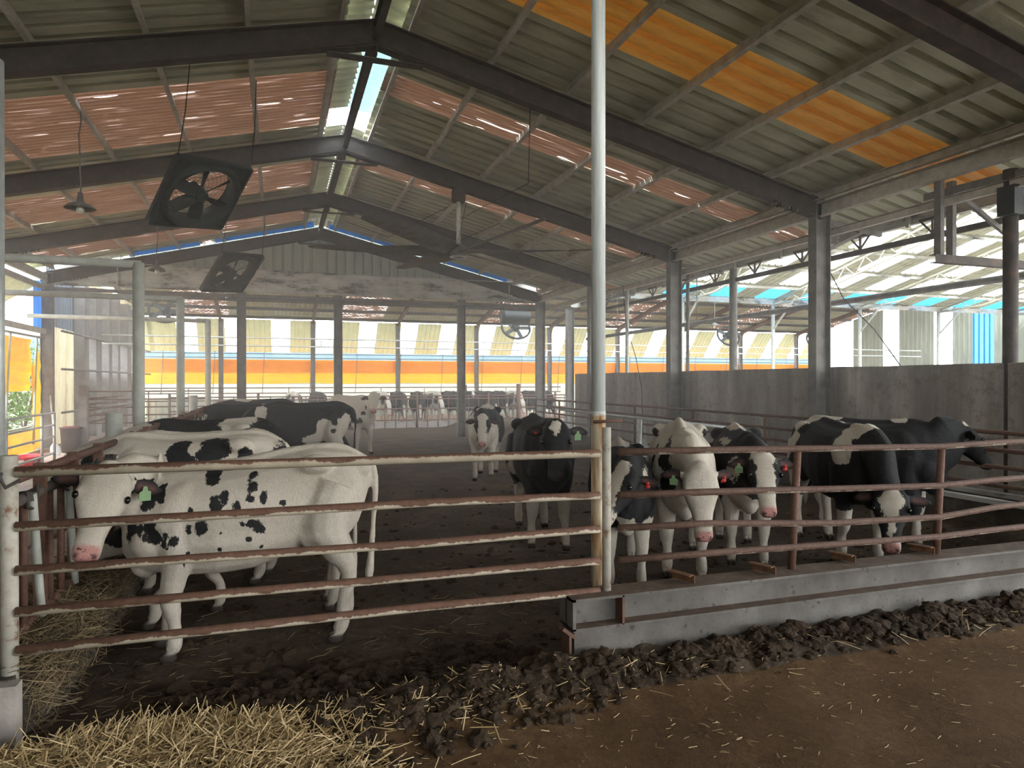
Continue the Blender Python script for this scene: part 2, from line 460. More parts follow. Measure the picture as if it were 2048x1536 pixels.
M['red'] = plain('red_plastic', (.70,.035,.05), .4)
M['pinkbag'] = plain('pink_sack', (.25,.04,.05), .6)
M['brownplastic'] = noisy('brown_plastic', [(.3,(.045,.028,.026)),(.7,(.075,.048,.043))], 5, .6)
M['paper'] = plain('white_label', (.62,.55,.5), .7)

def rust_pipe(name, cream, thr, rustc=(.12,.06,.038)):
    """rust brown pipe on which the cream paint has survived underneath"""
    n = NT(name); oc = n.coord('Object'); w = n.world()
    nz = n.sep(n.n('ShaderNodeNewGeometry').outputs['Normal'])[2]
    f = n.math('ADD', n.math('MULTIPLY', nz, -.55), n.math('MULTIPLY', n.math('SUBTRACT', n.noise(w, 5, 5, .65), .5), 1.6))
    f = n.math('ADD', f, n.math('MULTIPLY', n.math('SUBTRACT', n.noise(w, 60, 3, .6), .5), .35))
    k = n.n('ShaderNodeMapRange', {'Value': f, 'From Min': thr, 'From Max': thr+.10}).outputs[0]
    r = n.ramp(n.noise(w, 30, 4, .7), [(.3, tuple(c*.7 for c in rustc)), (.7, tuple(c*1.3 for c in rustc))])
    c = n.mix(k, r, n.ramp(n.noise(w, 12, 4, .6), [(.3, tuple(x*.75 for x in cream)), (.7, cream)]))
    return n.done(n.bsdf(c, .75, 0, n.bump(n.noise(w, 90, 3, .7), .0015)))
M['gate_pipe'] = rust_pipe('gate_pipe_rust_and_cream', (.52,.45,.34), .05)
M['rail_pipe'] = rust_pipe('rail_pipe_rust', (.42,.35,.27), .36, (.10,.055,.038))
M['rust'] = rust_pipe('rusty_tube', (.38,.33,.28), .62, (.125,.065,.045))
M['cream_post'] = rust_pipe('rust_stained_cream_post', (.44,.42,.36), -.22, (.30,.15,.07))
M['top_pipe'] = rust_pipe('cream_top_pipe', (.40,.34,.25), -.22)

# pole: galvanised above, rust-stained cream paint below
n = NT('pole_two_tone'); w = n.world(); z = n.sep(w)[2]
st = n.noise(n.world((9,9,1.1)), 3, 5, .65)
low = n.ramp(st, [(.34,(.33,.16,.06)),(.5,(.55,.42,.27)),(.66,(.62,.58,.48))])
hi = n.ramp(n.noise(n.world((14,14,.5)), 6, 4, .7), [(.3,(.58,.62,.60)),(.7,(.80,.84,.82))])
k = n.n('ShaderNodeMapRange', {'Value': n.math('ADD', z, n.math('MULTIPLY', n.noise(w, 30, 3), .05)), 'From Min': 1.60, 'From Max': 1.625}).outputs[0]
M['pole'] = n.done(n.bsdf(n.mix(k, low, hi), .5, .15, None, .4))

def sheet_mat(name, stops, scale=(.35,1,1), trans=0., tcol=(1,1,1), streak=None, rough=.6, noise_scale=3.):
    """metal or plastic cladding; trans = how much daylight comes through it; streak = (low, high) thresholds of split, see-through lines"""
    n = NT(name); w = n.world(scale)
    c = n.ramp(n.noise(w, noise_scale, 6, .7), stops)
    sh = n.bsdf(c, rough, 0, None, .3)
    if trans:
        tc = n.mix(.5, tcol, n.mix(.5, c, tcol))
        t = n.n('ShaderNodeBsdfTranslucent', {'Color': tc}).outputs[0]
        sh = n.n('ShaderNodeMixShader', {0: trans, 1: sh, 2: t}).outputs[0]
    if streak:
        f = n.noise(n.world(streak[2]), 1, 1, .5)
        k = n.n('ShaderNodeMapRange', {'Value': f, 'From Min': streak[0], 'From Max': streak[1]}).outputs[0]
        sh = n.n('ShaderNodeMixShader', {0: k, 1: sh, 2: n.n('ShaderNodeBsdfTransparent').outputs[0]}).outputs[0]
    return n.done(sh)
GR = [(.28,(.30,.30,.22)),(.5,(.52,.525,.385)),(.72,(.62,.62,.465))]
M['sheet'] = sheet_mat('grey_green_roof_sheet', GR, (.25,1.2,1.2))
M['sheet_wall'] = sheet_mat('pale_green_wall_sheet', [(.3,(.30,.32,.27)),(.7,(.42,.44,.37))], (1,1,.3))
M['sheet_brown'] = sheet_mat('aged_brown_skylight', [(.3,(.105,.066,.05)),(.5,(.20,.118,.088)),(.62,(.25,.17,.135)),(.78,(.36,.28,.23))], (.3,2,2),   .03, (.85,.42,.22), (.665,.69,(1.1,34,0)))
M['sheet_orange'] = sheet_mat('aged_orange_skylight', [(.3,(.28,.11,.025)),(.55,(.48,.21,.04)),(.75,(.6,.3,.07))], (.3,2,2), .02, (1,.45,.06))
M['sheet_yellow'] = sheet_mat('yellowed_awning_sheet', [(.3,(.42,.42,.24)),(.7,(.58,.57,.35))], (1,1,.4), .045, (.95,.90,.50))
M['sheet_clear'] = sheet_mat('clear_skylight', [(.3,(.75,.78,.78)),(.7,(.85,.87,.86))], (.3,1,1), .85, (1,1,1), (-.9,2.2,(1,1,1)))
M['sheet_teal'] = sheet_mat('pale_teal_ridge_sheet', [(.3,(.35,.6,.6)),(.7,(.5,.75,.72))], (1,1,1), .10, (.6,.95,.95))
M['sheet_cream'] = sheet_mat('rusty_cream_sheet', [(.32,(.30,.15,.06)),(.46,(.62,.54,.36)),(.7,(.78,.73,.58))], (1,1,.25), .10, (1,.92,.66), None, .6, 2.)
M['sheet_blue'] = plain('blue_grey_sheet', (.13,.165,.20), .6)
M['blue_trim'] = sheet_mat('bright_blue_sheet', [(.3,(.05,.30,.72)),(.7,(.08,.42,.9))], (1,1,1), .5, (.16,.58,1.))
M['blue_clear'] = sheet_mat('blue_skylight', [(.3,(.05,.35,.7)),(.7,(.1,.5,.85))], (1,1,1), .4, (.08,.55,1.))
M['tarp'] = None
n = NT('orange_tarpaulin'); w = n.world()
c = n.ramp(n.noise(n.world((1,1,3)), 2.2, 5, .65), [(.3,(.72,.26,.01)),(.7,(.86,.37,.015))])
sh = n.bsdf(c, .5, 0, n.bump(n.noise(n.world((.6,.6,3)), 4, 4, .6), .02), .3)
M['tarp'] = n.done(n.n('ShaderNodeMixShader', {0: .25, 1: sh, 2: n.n('ShaderNodeBsdfTranslucent', {'Color': (1,.45,.004,1)}).outputs[0]}).outputs[0])

n = NT('stained_concrete'); w = n.world()
c = n.ramp(n.noise(n.world((1.3,1.3,.16)), 2.2, 6, .65), [(.3,(.19,.165,.145)),(.5,(.30,.272,.245)),(.72,(.44,.41,.37))])
c = n.mix(n.n('ShaderNodeMapRange', {'Value': n.noise(w, 7, 6, .75), 'From Min': .5, 'From Max': .72}).outputs[0], c, (.19,.16,.135))
M['concrete'] = n.done(n.bsdf(c, .9, 0, n.bump(n.noise(w, 18, 6, .7), .012), .2))
M['concrete_pale'] = noisy('pale_concrete', [(.3,(.24,.21,.19)),(.6,(.36,.32,.29)),(.8,(.45,.40,.36))], 4, .9, 0, .006)
M['alley'] = noisy('dusty_feed_alley', [(.3,(.22,.165,.14)),(.6,(.31,.25,.215)),(.8,(.38,.32,.28))], 3, .9, 0, .01)
n = NT('spattered_steel_beam'); w = n.world()
c = n.ramp(n.noise(w, 3, 5, .6), [(.3,(.075,.066,.056)),(.5,(.11,.099,.087)),(.7,(.16,.148,.132))])
vo = n.n('ShaderNodeTexVoronoi', {'Vector': w, 'Scale': 17.}).outputs['Distance']
sp = n.n('ShaderNodeMapRange', {'Value': n.math('ADD', vo, n.math('MULTIPLY', n.noise(w, 5, 4), 1.1)), 'From Min': .74, 'From Max': .58}).outputs[0]
c = n.mix(n.math('MULTIPLY', sp, .85), c, (.05,.038,.03))
nz = n.sep(n.n('ShaderNodeNewGeometry').outputs['Normal'])[2]
top = n.n('ShaderNodeMapRange', {'Value': nz, 'From Min': .5, 'From Max': .8}).outputs[0]
c = n.mix(top, c, n.ramp(n.noise(w, 12, 5, .7), [(.3,(.06,.04,.028)),(.6,(.12,.08,.055)),(.8,(.2,.16,.12))]))
M['beam'] = n.done(n.bsdf(c, .8, 0, n.bump(n.noise(w, 40, 4), .003)))

def soil(name, stops, wet=.85, bd=.03):
    n = NT(name); w = n.world()
    f = n.math('ADD', n.math('MULTIPLY', n.noise(w, 1.3, 4, .6), .55), n.math('MULTIPLY', n.noise(w, 17, 6, .75), .45))
    c = n.ramp(f, stops)
    st = n.n('ShaderNodeMapRange', {'Value': n.noise(n.world((1,1,1)), 55, 3, .6, 1.5), 'From Min': .62, 'From Max': .68}).outputs[0]
    c = n.mix(n.math('MULTIPLY', st, .45), c, (.22,.16,.09))
    return n.done(n.bsdf(c, wet, 0, n.bump(n.noise(w, 26, 6, .75), bd), .18))
M['mud'] = soil('trodden_manure', [(.3,(.038,.026,.017)),(.5,(.085,.060,.041)),(.7,(.18,.130,.09))])
M['clod'] = soil('manure_clods', [(.3,(.028,.018,.011)),(.5,(.054,.035,.021)),(.7,(.10,.066,.04))], .8)
M['earth'] = soil('brown_earth', [(.3,(.062,.033,.015)),(.5,(.115,.064,.029)),(.7,(.18,.11,.052))], .92, .02)
M['field'] = soil('field', [(.3,(.045,.045,.026)),(.5,(.070,.066,.046)),(.7,(.10,.088,.07))], 1., .02)
M['grass'] = noisy('bright_grass', [(.3,(.025,.055,.008)),(.7,(.055,.10,.016))], 1.2, .9)
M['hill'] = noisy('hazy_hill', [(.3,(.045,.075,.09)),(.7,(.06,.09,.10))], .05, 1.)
for nm, a, b in (('straw',(.34,.23,.10),(.66,.51,.29)),('hay',(.12,.085,.045),(.27,.20,.115))):
    n = NT(nm); r = n.n('ShaderNodeAttribute', attribute_name='tint').outputs['Fac']
    c = n.ramp(r, [(0., tuple(x*.55 for x in a)), (.35, a), (1., b)])
    M[nm] = n.done(n.bsdf(c, .6, 0, None, .3))
for nm, a, b in (('leaf',(.02,.05,.008),(.08,.13,.025)),):
    n = NT(nm); r = n.n('ShaderNodeAttribute', attribute_name='tint').outputs['Fac']
    c = n.ramp(r, [(0., a), (1., b)])
    sh = n.bsdf(c, .6, 0, None, .3)
    M[nm] = n.done(n.n('ShaderNodeMixShader', {0: .25, 1: sh, 2: n.n('ShaderNodeBsdfTranslucent', {'Color': (.12,.22,.03,1)}).outputs[0]}).outputs[0])
M['stem'] = plain('bark', (.10,.07,.05), .9)

M['kerb'] = noisy('dung_stained_kerb', [(.3,(.035,.028,.022)),(.5,(.075,.062,.05)),(.75,(.16,.14,.12))], 3.5, .9, 0, .008)
# ---------------------------------------------------------------- measures of the barn (metres; ridge runs along +Y)
YF = [.70, 4.89, 9.06, 13.43, 17.60, 21.73]
XC = 1.225; XLC = -5.90; XRC = 8.42; KS = .2393
zb = lambda x: 6.17 - KS*abs(x-XC)          # underside of the rafters
zr = lambda x: 6.62 - KS*abs(x-XC)          # underside of the sheeting
ORD = ['first','second','third','fourth','fifth','sixth','seventh','eighth','ninth','tenth','eleventh','twelfth','thirteenth','fourteenth']
def struct(o, label, cat): return tag(o, label, cat, None, 'structure')

def corr(mb, a, b, u, L, up, rib=.25, h=.035, top=.06, side=.035, mat=None):
    """trapezoid-ribbed sheet: profile runs from a to b, extruded along u*L; mat(t) picks the material by distance"""
    a = V(a); b = V(b); d = (b-a); W = d.length; d.normalize(); u = V(u).normalized()*L; up = V(up)
    ts = [(0,0)]; t = rib*.5
    while t + top + 2*side < W:
        ts += [(t,0),(t+side,h),(t+side+top,h),(t+2*side+top,0)]; t += rib
    ts.append((W,0)); vs = []
    for t, z in ts: p = a + d*t + up*z; vs += [p, p+u]
    b0 = len(mb.v)
    for v in vs: mb.v.append(tuple(v))
    for i in range(len(ts)-1):
        mb.f.append((b0+2*i, b0+2*i+1, b0+2*i+3, b0+2*i+2)); mb.sm.append(False)
        mb.m.append(mat((ts[i][0]+ts[i+1][0])/2) if mat else mb.mi)
    return mb

# ---- roof: strips of aged skylight run down the slope between the metal sheets
def roof(side, strips):
    mb = MB()
    y0, y1 = -11.0, 21.62
    cuts = [y0]; kinds = []
    for (a, b, k) in strips:
        if a > cuts[-1]: kinds.append(0); cuts.append(a)
        kinds.append(k); cuts.append(b)
    if cuts[-1] < y1: kinds.append(0); cuts.append(y1)
    s = 1 if side > 0 else -1
    xi = XC + s*.36; xo = 9.98 if s > 0 else -6.25
    p = V((s, 0, -KS)).normalized(); L = abs(xo-xi)*math.sqrt(1+KS*KS); up = V((s*KS,0,1)).normalized()
    for i, k in enumerate(kinds):
        a, b = cuts[i], cuts[i+1]
        mb.mi = k
        if k == 0: corr(mb, (xi,a,zr(xi)), (xi,b,zr(xi)), p, L, up, .31 if s > 0 else .27, .10, .075, .014)
        else: corr(mb, (xi,a,zr(xi)), (xi,b,zr(xi)), p, L, up, .125 if k == 1 else .31, .05 if k == 1 else .10, .035 if k == 1 else .075, .014)
    return mb.build('ceiling', [M['sheet'], M['sheet_brown'], M['sheet_orange']])
o = roof(1, [(6.72,7.72,2),(10.55,11.35,1),(14.6,15.4,1),(18.4,19.2,1)]); struct(o, 'right slope of the corrugated barn roof with an orange skylight strip', 'roof')
o = roof(-1, [(10.75,13.1,1),(15.2,17.2,1),(18.3,20.9,1)]); struct(o, 'left slope of the corrugated barn roof with brown skylight strips', 'roof')

# ridge: beam, and cap with a missing length
rb = MB(); rb.chan((XC,-11,6.34),(XC,21.6,6.34), .09, .20); struct(rb.build('ridge_beam', M['steel']), 'rusty brown ridge beam under the gap in the roof', 'beam')
for i, (a, b, m) in enumerate([(-11,9.95,'sheet'),(9.95,12.72,'sheet_teal'),(13.62,21.6,'sheet'),(9.95,12.72,'sheet')]):
    c = MB()
    for s in ((1,-1) if i in (0,2) else (1,) if i == 1 else (-1,)): corr(c, (XC,a,6.76),(XC,b,6.76), V((s,0,-KS)), .56, V((s*KS,0,1)), .21)
    struct(c.build('trim_%d' % (i+1 if i < 3 else 11), M[m]), ['ridge cap over the near bays','pale teal translucent ridge cap before the open hole','ridge cap beyond the open hole','dark left half of the ridge cap before the hole'][i], 'ridge cap')

# purlins
for s, nm in ((1,'right'),(-1,'left')):
    for i, dx in enumerate([.46,1.56,2.68,3.85,5.02,6.19] + ([7.20] if s > 0 else [6.95])):
        x = XC + s*dx; mb = MB(); z = zr(x) - .066
        mb.chan((x,-11,z),(x,21.6,z), .06, .125, (s*KS,0,1), .006, -s)
        struct(mb.build('purlin', M['purlin'], None, (x,9,z)), 'dusty purlin under the %s roof slope, %s down from the ridge' % (nm, ORD[i]), 'purlin')

# portal frames
def ifr(mb, p, q, h, w=.17): mb.ibeam(p, q, w, h, (0,1,0) if abs((V(q)-V(p)).normalized().z) > .9 else (0,0,1), .014, .012)
for k, y in enumerate(YF):
    nm = ['frame behind the viewpoint','frame over the front railing','frame at the first tall right column','frame carrying the ceiling fan','frame before the gable','gable frame'][k]
    r = thing('portal_frame', 'dark steel portal frame, %s' % nm, 'frame', (XC,y,0), None, 'structure')
    H = .31
    for s in (1,-1):
        xe = (XRC if s > 0 else XLC)
        mb = MB(); n_ = V((s*KS,0,1)).normalized()
        p = V((XC,0,zb(XC))) ; q = V((xe,0,zb(xe)))
        p += n_*H/2; q += n_*H/2; p.x = XC; p.z = zb(XC)+H/2*1.03
        mb.ibeam(p-V((XC,0,0)), q-V((XC,0,0)), .17, H, n_, .015, .012)
        # haunch plate under the ridge
        mb.bar(V((0,0,zb(XC)-.02)), V((s*.62,0,zb(XC+.62)-.02)), .17, .014, n_)
        if s > 0:
            mb.bar((-.62,0,zb(XC+.62)-.045),(.62,0,zb(XC+.62)-.045), .15, .014)
            mb.bar((0,0,zb(XC)-.15),(0,0,zb(XC)+H), .012, .17, (0,1,0))
        # bolted knee plate
        kx = xe - XC - s*.95
        for j in range(7): mb.box(kx+s*j*.075-.015, kx+s*j*.075+.015, -.06, .06, zb(kx+XC+s*j*.075)-.035, zb(kx+XC+s*j*.075))
        mb.build('rafter', M['steel'], r)
        c = MB(); zt = zb(xe)+.30
        x0 = xe-XC
        for dx in (-.14,.14): c.box(x0+dx-.008, x0+dx+.008, -.09, .09, 0, zt)
        c.box(x0-.14, x0+.14, -.006, .006, 0, zt)
        c.box(x0-.14, x0+.14, -.09, .09, zt-.02, zt)
        c.box(x0-.18, x0+.18, -.14, .14, 0, .02)
        if s > 0 and k > 0:   # bracket out to the gutter beam
            c.bar((x0+.14,0,4.42),(9.72-XC,0,4.30), .06, .09); c.bar((x0+.14,0,3.95),(9.3-XC,0,4.30), .05, .05)
        c.build('column', M['steel_grey'] if k > 1 else M['steel'], r)

# eave beams on the right
for nm, x, z, w, h, m, lb in (('eave_beam',8.40,4.60,.12,.22,'purlin','dusty brown eave beam along the tops of the right columns'),('eave_purlin',8.30,4.80,.06,.12,'purlin','pale eave purlin just above the brown eave beam'),('eave_rail',8.60,4.24,.06,.12,'purlin','lower pale rail under the right eave beam')):
    mb = MB(); mb.chan((x,-11,z),(x,21.7,z), w, h); struct(mb.build(nm, M[m]), lb, 'beam')
mb = MB(); mb.chan((9.80,-11,4.47),(9.80,22.4,4.47), .10, .25)
for j in range(16): mb.box(9.70,9.76,-2+j*1.5,-1.94+j*1.5,4.30,4.62)
struct(mb.build('gutter_beam', M['white_steel']), 'flaking white gutter beam along the low edge of the right roof', 'beam')
mb = MB(); mb.ibeam((-5.9,0,4.35),(-5.9,.01,4.35),.1,.1); mb = MB()
mb.chan((-5.92,-11,4.62),(-5.92,21.7,4.62), .08, .20); mb.chan((-5.98,-11,4.36),(-5.98,21.7,4.36), .08, .14)
struct(mb.build('eave_beam', M['purlin']), 'eave beam above the left tarpaulin curtain', 'beam')

# monorail with its triangular hangers
t = thing('conveyor_rail', 'dark overhead conveyor rail hung on triangular brackets below the gutter beam', 'rail', (9.62,0,4.05))
mb = MB(); mb.bar((0,4.4,0),(0,19.6,0), .06, .09); mb.build('rail', M['steel'], t)
for j in range(11):
    y = 5.2+j*1.4; mb = MB()
    mb.bar((0,y,.04),(0,y,.30), .03, .03, (0,1,0)); mb.bar((0,y-.22,.28),(0,y+.22,.28), .05, .04); mb.bar((0,y-.2,.26),(0,y,.05), .025, .025); mb.bar((0,y+.2,.26),(0,y,.05), .025, .025)
    mb.build('hanger', M['steel'], t)
t = thing('overhead_pipe', 'long dark overhead pipe sloping past the right columns above the wall', 'pipe', (10.0,0,3.28))
mb = MB(); mb.tube([(0,4.5,.02),(0,13,0),(0,21.4,-.03)], .055, 10); mb.build('pipe', M['steel_grey'], t)
for j, y in enumerate((6.2,10.6,14.9,19.2)):
    mb = MB(); mb.tube([(0,y,.03),(0,y,1.1)], .012, 6); mb.build('hanger_rod', M['steel_grey'], t)

# ---- gable wall over the tie beam
GY = 21.86
mb = MB(); n_s = 56
for s in (1,-1):
    xe = XRC-.2 if s > 0 else XLC+.2
    # ribs stand vertical; each strip is cut to the slope
    t = 0.
    W = abs(xe-XC)
    while t < W-.01:
        t2 = min(W, t+.27)
        for (ta, tb, za, zb_) in ((t, t+.19, 0, 0), (t+.19, t+.20, 0, .07), (t+.20, t+.255, .07, .07), (t+.255, t2, .07, 0)):
            if ta >= W: break
            tb = min(tb, W)
            xa, xb = XC+s*ta, XC+s*tb
            mb.add([(xa,GY+za,4.95),(xb,GY+zb_,4.95),(xb,GY+zb_,max(5.0,zr(xb)-.02)),(xa,GY+za,max(5.0,zr(xa)-.02))], [(0,1,2,3)])
        t = t2
struct(mb.build('wall_back', M['sheet_wall']), 'vertical grey sheeting in the gable above the white tie beam', 'wall')
mb = MB(); mb.ibeam((-5.76,GY-.1,4.78),(8.28,GY-.1,4.78), .20, .66)
for x in (-4.2,-1.0,-.35,1.78,3.6,5.7,7.3): mb.box(x-.012,x+.012,GY-.2,GY,4.46,5.10)
struct(mb.build('tie_beam', M['white_steel']), 'deep white tie beam with flaking paint across the gable', 'beam')
mb = MB(); mb.chan((-5.76,GY-.1,4.33),(8.28,GY-.1,4.33), .08, .10); mb.chan((-5.76,GY,4.22),(8.28,GY,4.22),.05,.08)
struct(mb.build('tie_beam', M['steel_grey']), 'thin grey channel directly under the white tie beam', 'beam')
for i, x in enumerate((-1.0,1.78,5.70)):
    mb = MB(); 
    for dx in (-.12,.12): mb.box(x+dx-.007,x+dx+.007,GY-.08,GY+.08,0,4.45)
    mb.box(x-.12,x+.12,GY-.006,GY+.006,0,4.45)
    struct(mb.build('column', M['steel_grey']), 'grey column under the tie beam, %s from the left' % ORD[i], 'column')
for s, a, b, l in ((1,1.5,7.2,'right'),(-1,1.05,-1.7,'upper left'),(-1,-2.1,-3.9,'lower left')):
    mb = MB(); p = V((a,21.60,zr(a)-.03)); q = V((b,21.60,zr(b)-.03)); mb.bar(p, q, .02, .16, (0,0,1))
    mb.bar(p+V((0,-.04,.06)), q+V((0,-.04,.06)), .06, .03, (0,0,1))
    struct(mb.build('trim_%d' % {'right':4,'upper left':5,'lower left':6}[l], M['blue_trim']), 'bright blue flashing strip along the %s gable rafter' % l, 'flashing')

# ---- right concrete wall
mb = MB(); nx = 60
pts = []
for i in range(nx+1):
    y = 3.2 + (19.3-3.2)*i/nx
    pts.append((y, 2.03 + .018*noise.noise((y*1.3,0,0))))
for i in range(nx):
    (a, za), (b, z2) = pts[i], pts[i+1]
    mb.hexa([(8.62,a,-.1),(8.86,a,-.1),(8.86,b,-.1),(8.62,b,-.1),(8.62,a,za),(8.86,a,za),(8.86,b,z2),(8.62,b,z2)])
struct(mb.build('wall_right', M['concrete']), 'stained grey concrete wall behind the right columns', 'wall')

# ---- second building beyond the gable
FX0, FX1, FY = -6.4, 33.3, 36.0
fz = lambda y: 5.0 + .20*(FY+.3-y)
mb = MB()
for i in range(38):
    x = FX0 + i*1.05; mb.mi = 1 if i % 7 in (2,3) else 0
    corr(mb, (x,FY+.3,fz(FY+.3)), (min(x+1.05,FX1+.2),FY+.3,fz(FY+.3)), V((0,-1,.20)), 14.3, V((0,.2,1)).normalized(), .20)
struct(mb.build('ceiling', [M['sheet'], M['sheet_brown']]), 'ribbed roof of the far building sloping down to the bright openings', 'roof')
for i, y in enumerate((36.0,34.6,33.2,31.4,29.4,27.4,25.4)):
    mb = MB(); mb.chan((FX0,y,fz(y)-.09),(FX1,y,fz(y)-.09), .07, .14); struct(mb.build('purlin', M['steel']), 'dark purlin under the far roof, %s from the low edge' % ORD[i], 'purlin')
fx = [-2.57+4.27*i for i in range(9)]
for i, x in enumerate([FX0+.2]+fx):
    mb = MB()
    for dx in (-.1,.1): mb.box(x+dx-.008,x+dx+.008,FY-.08,FY+.08,0,4.86)
    mb.box(x-.1,x+.1,FY-.008,FY+.008,0,4.86)
    struct(mb.build('column', M['steel_grey']), 'column in the far tarpaulin wall, %s from the left' % ORD[i], 'column')
    mb = MB(); mb.ibeam((x,FY,4.82),(x,22.3,fz(22.3)-.25), .12, .22); struct(mb.build('rafter', noisy('rusty_rafter',[(.3,(.09,.05,.035)),(.6,(.17,.10,.07)),(.8,(.28,.17,.12))],6) if i == 0 else bpy.data.materials['rusty_rafter']), 'rusty rafter of the far roof, %s from the left' % ORD[i], 'rafter')
# awnings: yellowed and clear sheets by turns, hinged at the eave and kicked outward
mb = MB()
for i in range(-2, 36):
    x = -4.69 + i*1.08; 
    if x > FX1: break
    clear = (i % 2 == 0 and i >= 0); mb.mi = 1 if clear else 0
    e_ = -.10 if clear else .10
    corr(mb, (x-e_+.01,FY+.16+.012*clear,4.86), (x+1.07+e_,FY+.16+.012*clear,4.86), V((0,1.35,-1.55)), 2.06, V((0,1,.8)).normalized(), .24 , .03)
struct(mb.build('awning', [M['sheet_yellow'], M['sheet_clear']]), 'row of yellowed and clear awning sheets tilted outward along the far wall', 'awning')
t = thing('tarpaulin', 'long orange tarpaulin curtain stretched along the far wall', 'tarpaulin', (0,FY+.22,0))
def cloth(y, x0, x1, z0, z1, amp, seed, nx, nz, folds):
    mb = MB(); mb.smooth = True; vs = []; fs = []
    for j in range(nz+1):
        for i in range(nx+1):
            x = x0+(x1-x0)*i/nx; v = j/nz; z = z0+(z1-z0)*v
            dy = amp*noise.noise((x*.5, z*1.7, seed))
            for fz_ in folds: dy += .035*math.exp(-((z-fz_-.03*noise.noise((x*.35,seed,fz_*3)))/.02)**2)
            vs.append((x, y+dy, z + .03*noise.noise((x*.4,seed,0))*(1-v)))
    for j in range(nz):
        for i in range(nx): a = j*(nx+1)+i; fs.append((a,a+1,a+nx+2,a+nx+1))
    mb.add(vs, fs); return mb
cloth(0, -6.1, 33, 1.70, 2.88, .03, 1., 160, 26, (1.82,1.94,2.05,2.2)).build('sheet', M['tarp'], t)
cloth(.06, -6.1, 33, 2.26, 2.90, .03, 5., 120, 8, ()).build('upper_sheet', M['tarp'], t)
cloth(-.02, -6.55, -5.95, .35, 2.3, .05, 9., 8, 20, (1.2,1.8)).build('end_flap', M['tarp'], t)
for i in range(17):
    x = -5.2+i*2.25; mb = MB(); mb.tube([(x+.1,-.12,3.3),(x,-.10,1.2)], .016, 6); mb.build('tie_rod', M['steel_grey'], t)
mb = MB()
for z in (2.98,3.18): mb.tube([(-6.4,-.05,z),(33,-.05,z)], .022, 6)
mb.build('top_rail', M['steel_grey'], t)
mb = MB(); corr(mb, (-5.9,36.6,0),(13,36.6,0), (0,0,1), .95, (0,1,0), .25); struct(mb.build('wall_1', M['sheet_wall']), 'low pale sheet wall at the foot of the far opening', 'wall')
for z, l in ((3.42,'upper'),(3.12,'lower')):
    mb = MB(); mb.tube([(-5.8,27.3,z+.02),(9,27.3,z),(32,27.3,z-.02)], .03, 6)
    if l == 'upper':
        for x in range(-3, 30, 4): mb.tube([(x+.6,27.3,3.12),(x+.6,27.3,3.42)], .02, 6)
    struct(mb.build('tie_rail', M['grey_pipe']), 'grey pipe running the whole width before the far opening, %s of two' % l, 'pipe')
# right end wall of the far building
mb = MB(); 
for i in range(13):
    y = 36-i*1.08; z1 = fz(y)-.2; z2 = fz(y-1.08)-.2; mb.mi = 1 if i in (1,2,5,8) else 2 if i == 10 else 0
    mb.add([(33,y,0),(33,y-1.08,0),(33,y-1.08,z2),(33,y,z1)], [(0,1,2,3)])
    for j in range(4):
        yy = y-.27*j; mb.box(32.96,33.0,yy-.10,yy-.04,0,z1)
struct(mb.build('wall_2', [M['sheet_wall'], M['sheet_clear'], M['blue_trim']]), 'end wall of green and clear sheets at the far right', 'wall')
# left wall beyond the gable: cream sheets, open slots, dark posts
mb = MB()
corr(mb, (-5.97,21.95,0),(-5.97,25.0,0), (0,0,1), 3.35, (-1,0,0), .12, .03, .04, .02)
corr(mb, (-5.97,25.0,0),(-5.97,35.9,0), (0,0,1), 2.1, (-1,0,0), .12, .03, .04, .02)
corr(mb, (-5.97,25.0,3.3),(-5.97,35.9,3.3), (0,0,1), 1.9, (-1,0,0), .12, .03, .04, .02)
struct(mb.build('wall_left', M['sheet_cream']), 'rusty cream sheets of the left wall beyond the gable', 'wall')
mb = MB(); corr(mb, (-5.97,21.9,3.35),(-5.97,25.0,3.35), (0,0,1), 1.6, (-1,0,0), .25, .03)
struct(mb.build('wall_3', M['sheet_blue']), 'blue grey sheet above the cream sheets beside the gable column', 'wall')
for i, (y, w) in enumerate(((24.75,.5),(26.3,.75),(28.0,.5),(29.4,.4),(31.3,.8),(33.6,.6))):
    mb = MB(); mb.box(-5.95,-5.65,y-w/2,y+w/2,0,4.9); struct(mb.build('column', M['steel_grey']), 'dark post of the left wall beyond the gable, %s from the front' % ORD[i], 'column')
mb = MB(); 
for z in (3.2,2.15,.95): mb.tube([(-5.6,21.9,z),(-5.6,35.8,z)], .035, 6)
struct(mb.build('wall_rail', M['steel_grey']), 'horizontal girts on the left wall beyond the gable', 'rail')

# ---- left side of the barn
t = thing('tarpaulin', 'wrinkled orange tarpaulin curtain on the left wall beside the alley', 'tarpaulin', (-6.05,0,0))
def cloth_y(x, y0, y1, z0, z1, z0b, z1b, amp, seed, ny, nz, folds=()):
    mb = MB(); mb.smooth = True; vs = []; fs = []
    for j in range(nz+1):
        for i in range(ny+1):
            u = i/ny; y = y0+(y1-y0)*u; v = j/nz; z = (z0+(z0b-z0)*u)*(1-v)+(z1+(z1b-z1)*u)*v
            dx = amp*noise.noise((y*2.2, z*3.5, seed)) + amp*.6*noise.noise((y*6, z*2+y*3, seed+3))
            for f_ in folds: dx += .04*math.exp(-((z-f_)/.025)**2)
            vs.append((x+dx, y, z))
    for j in range(nz):
        for i in range(ny): a = j*(ny+1)+i; fs.append((a,a+1,a+ny+2,a+ny+1))
    return mb.add(vs, fs)
cloth_y(0, 14, 20.95, 1.54, 2.92, 1.57, 2.90, .06, 2, 60, 24, (1.75,2.05,2.3)).build('sheet', M['tarp'], t)
cloth_y(.05, 20.85, 21.55, .05, 2.2, .05, 2.75, .06, 4, 10, 20).build('side_flap', M['tarp'], t)
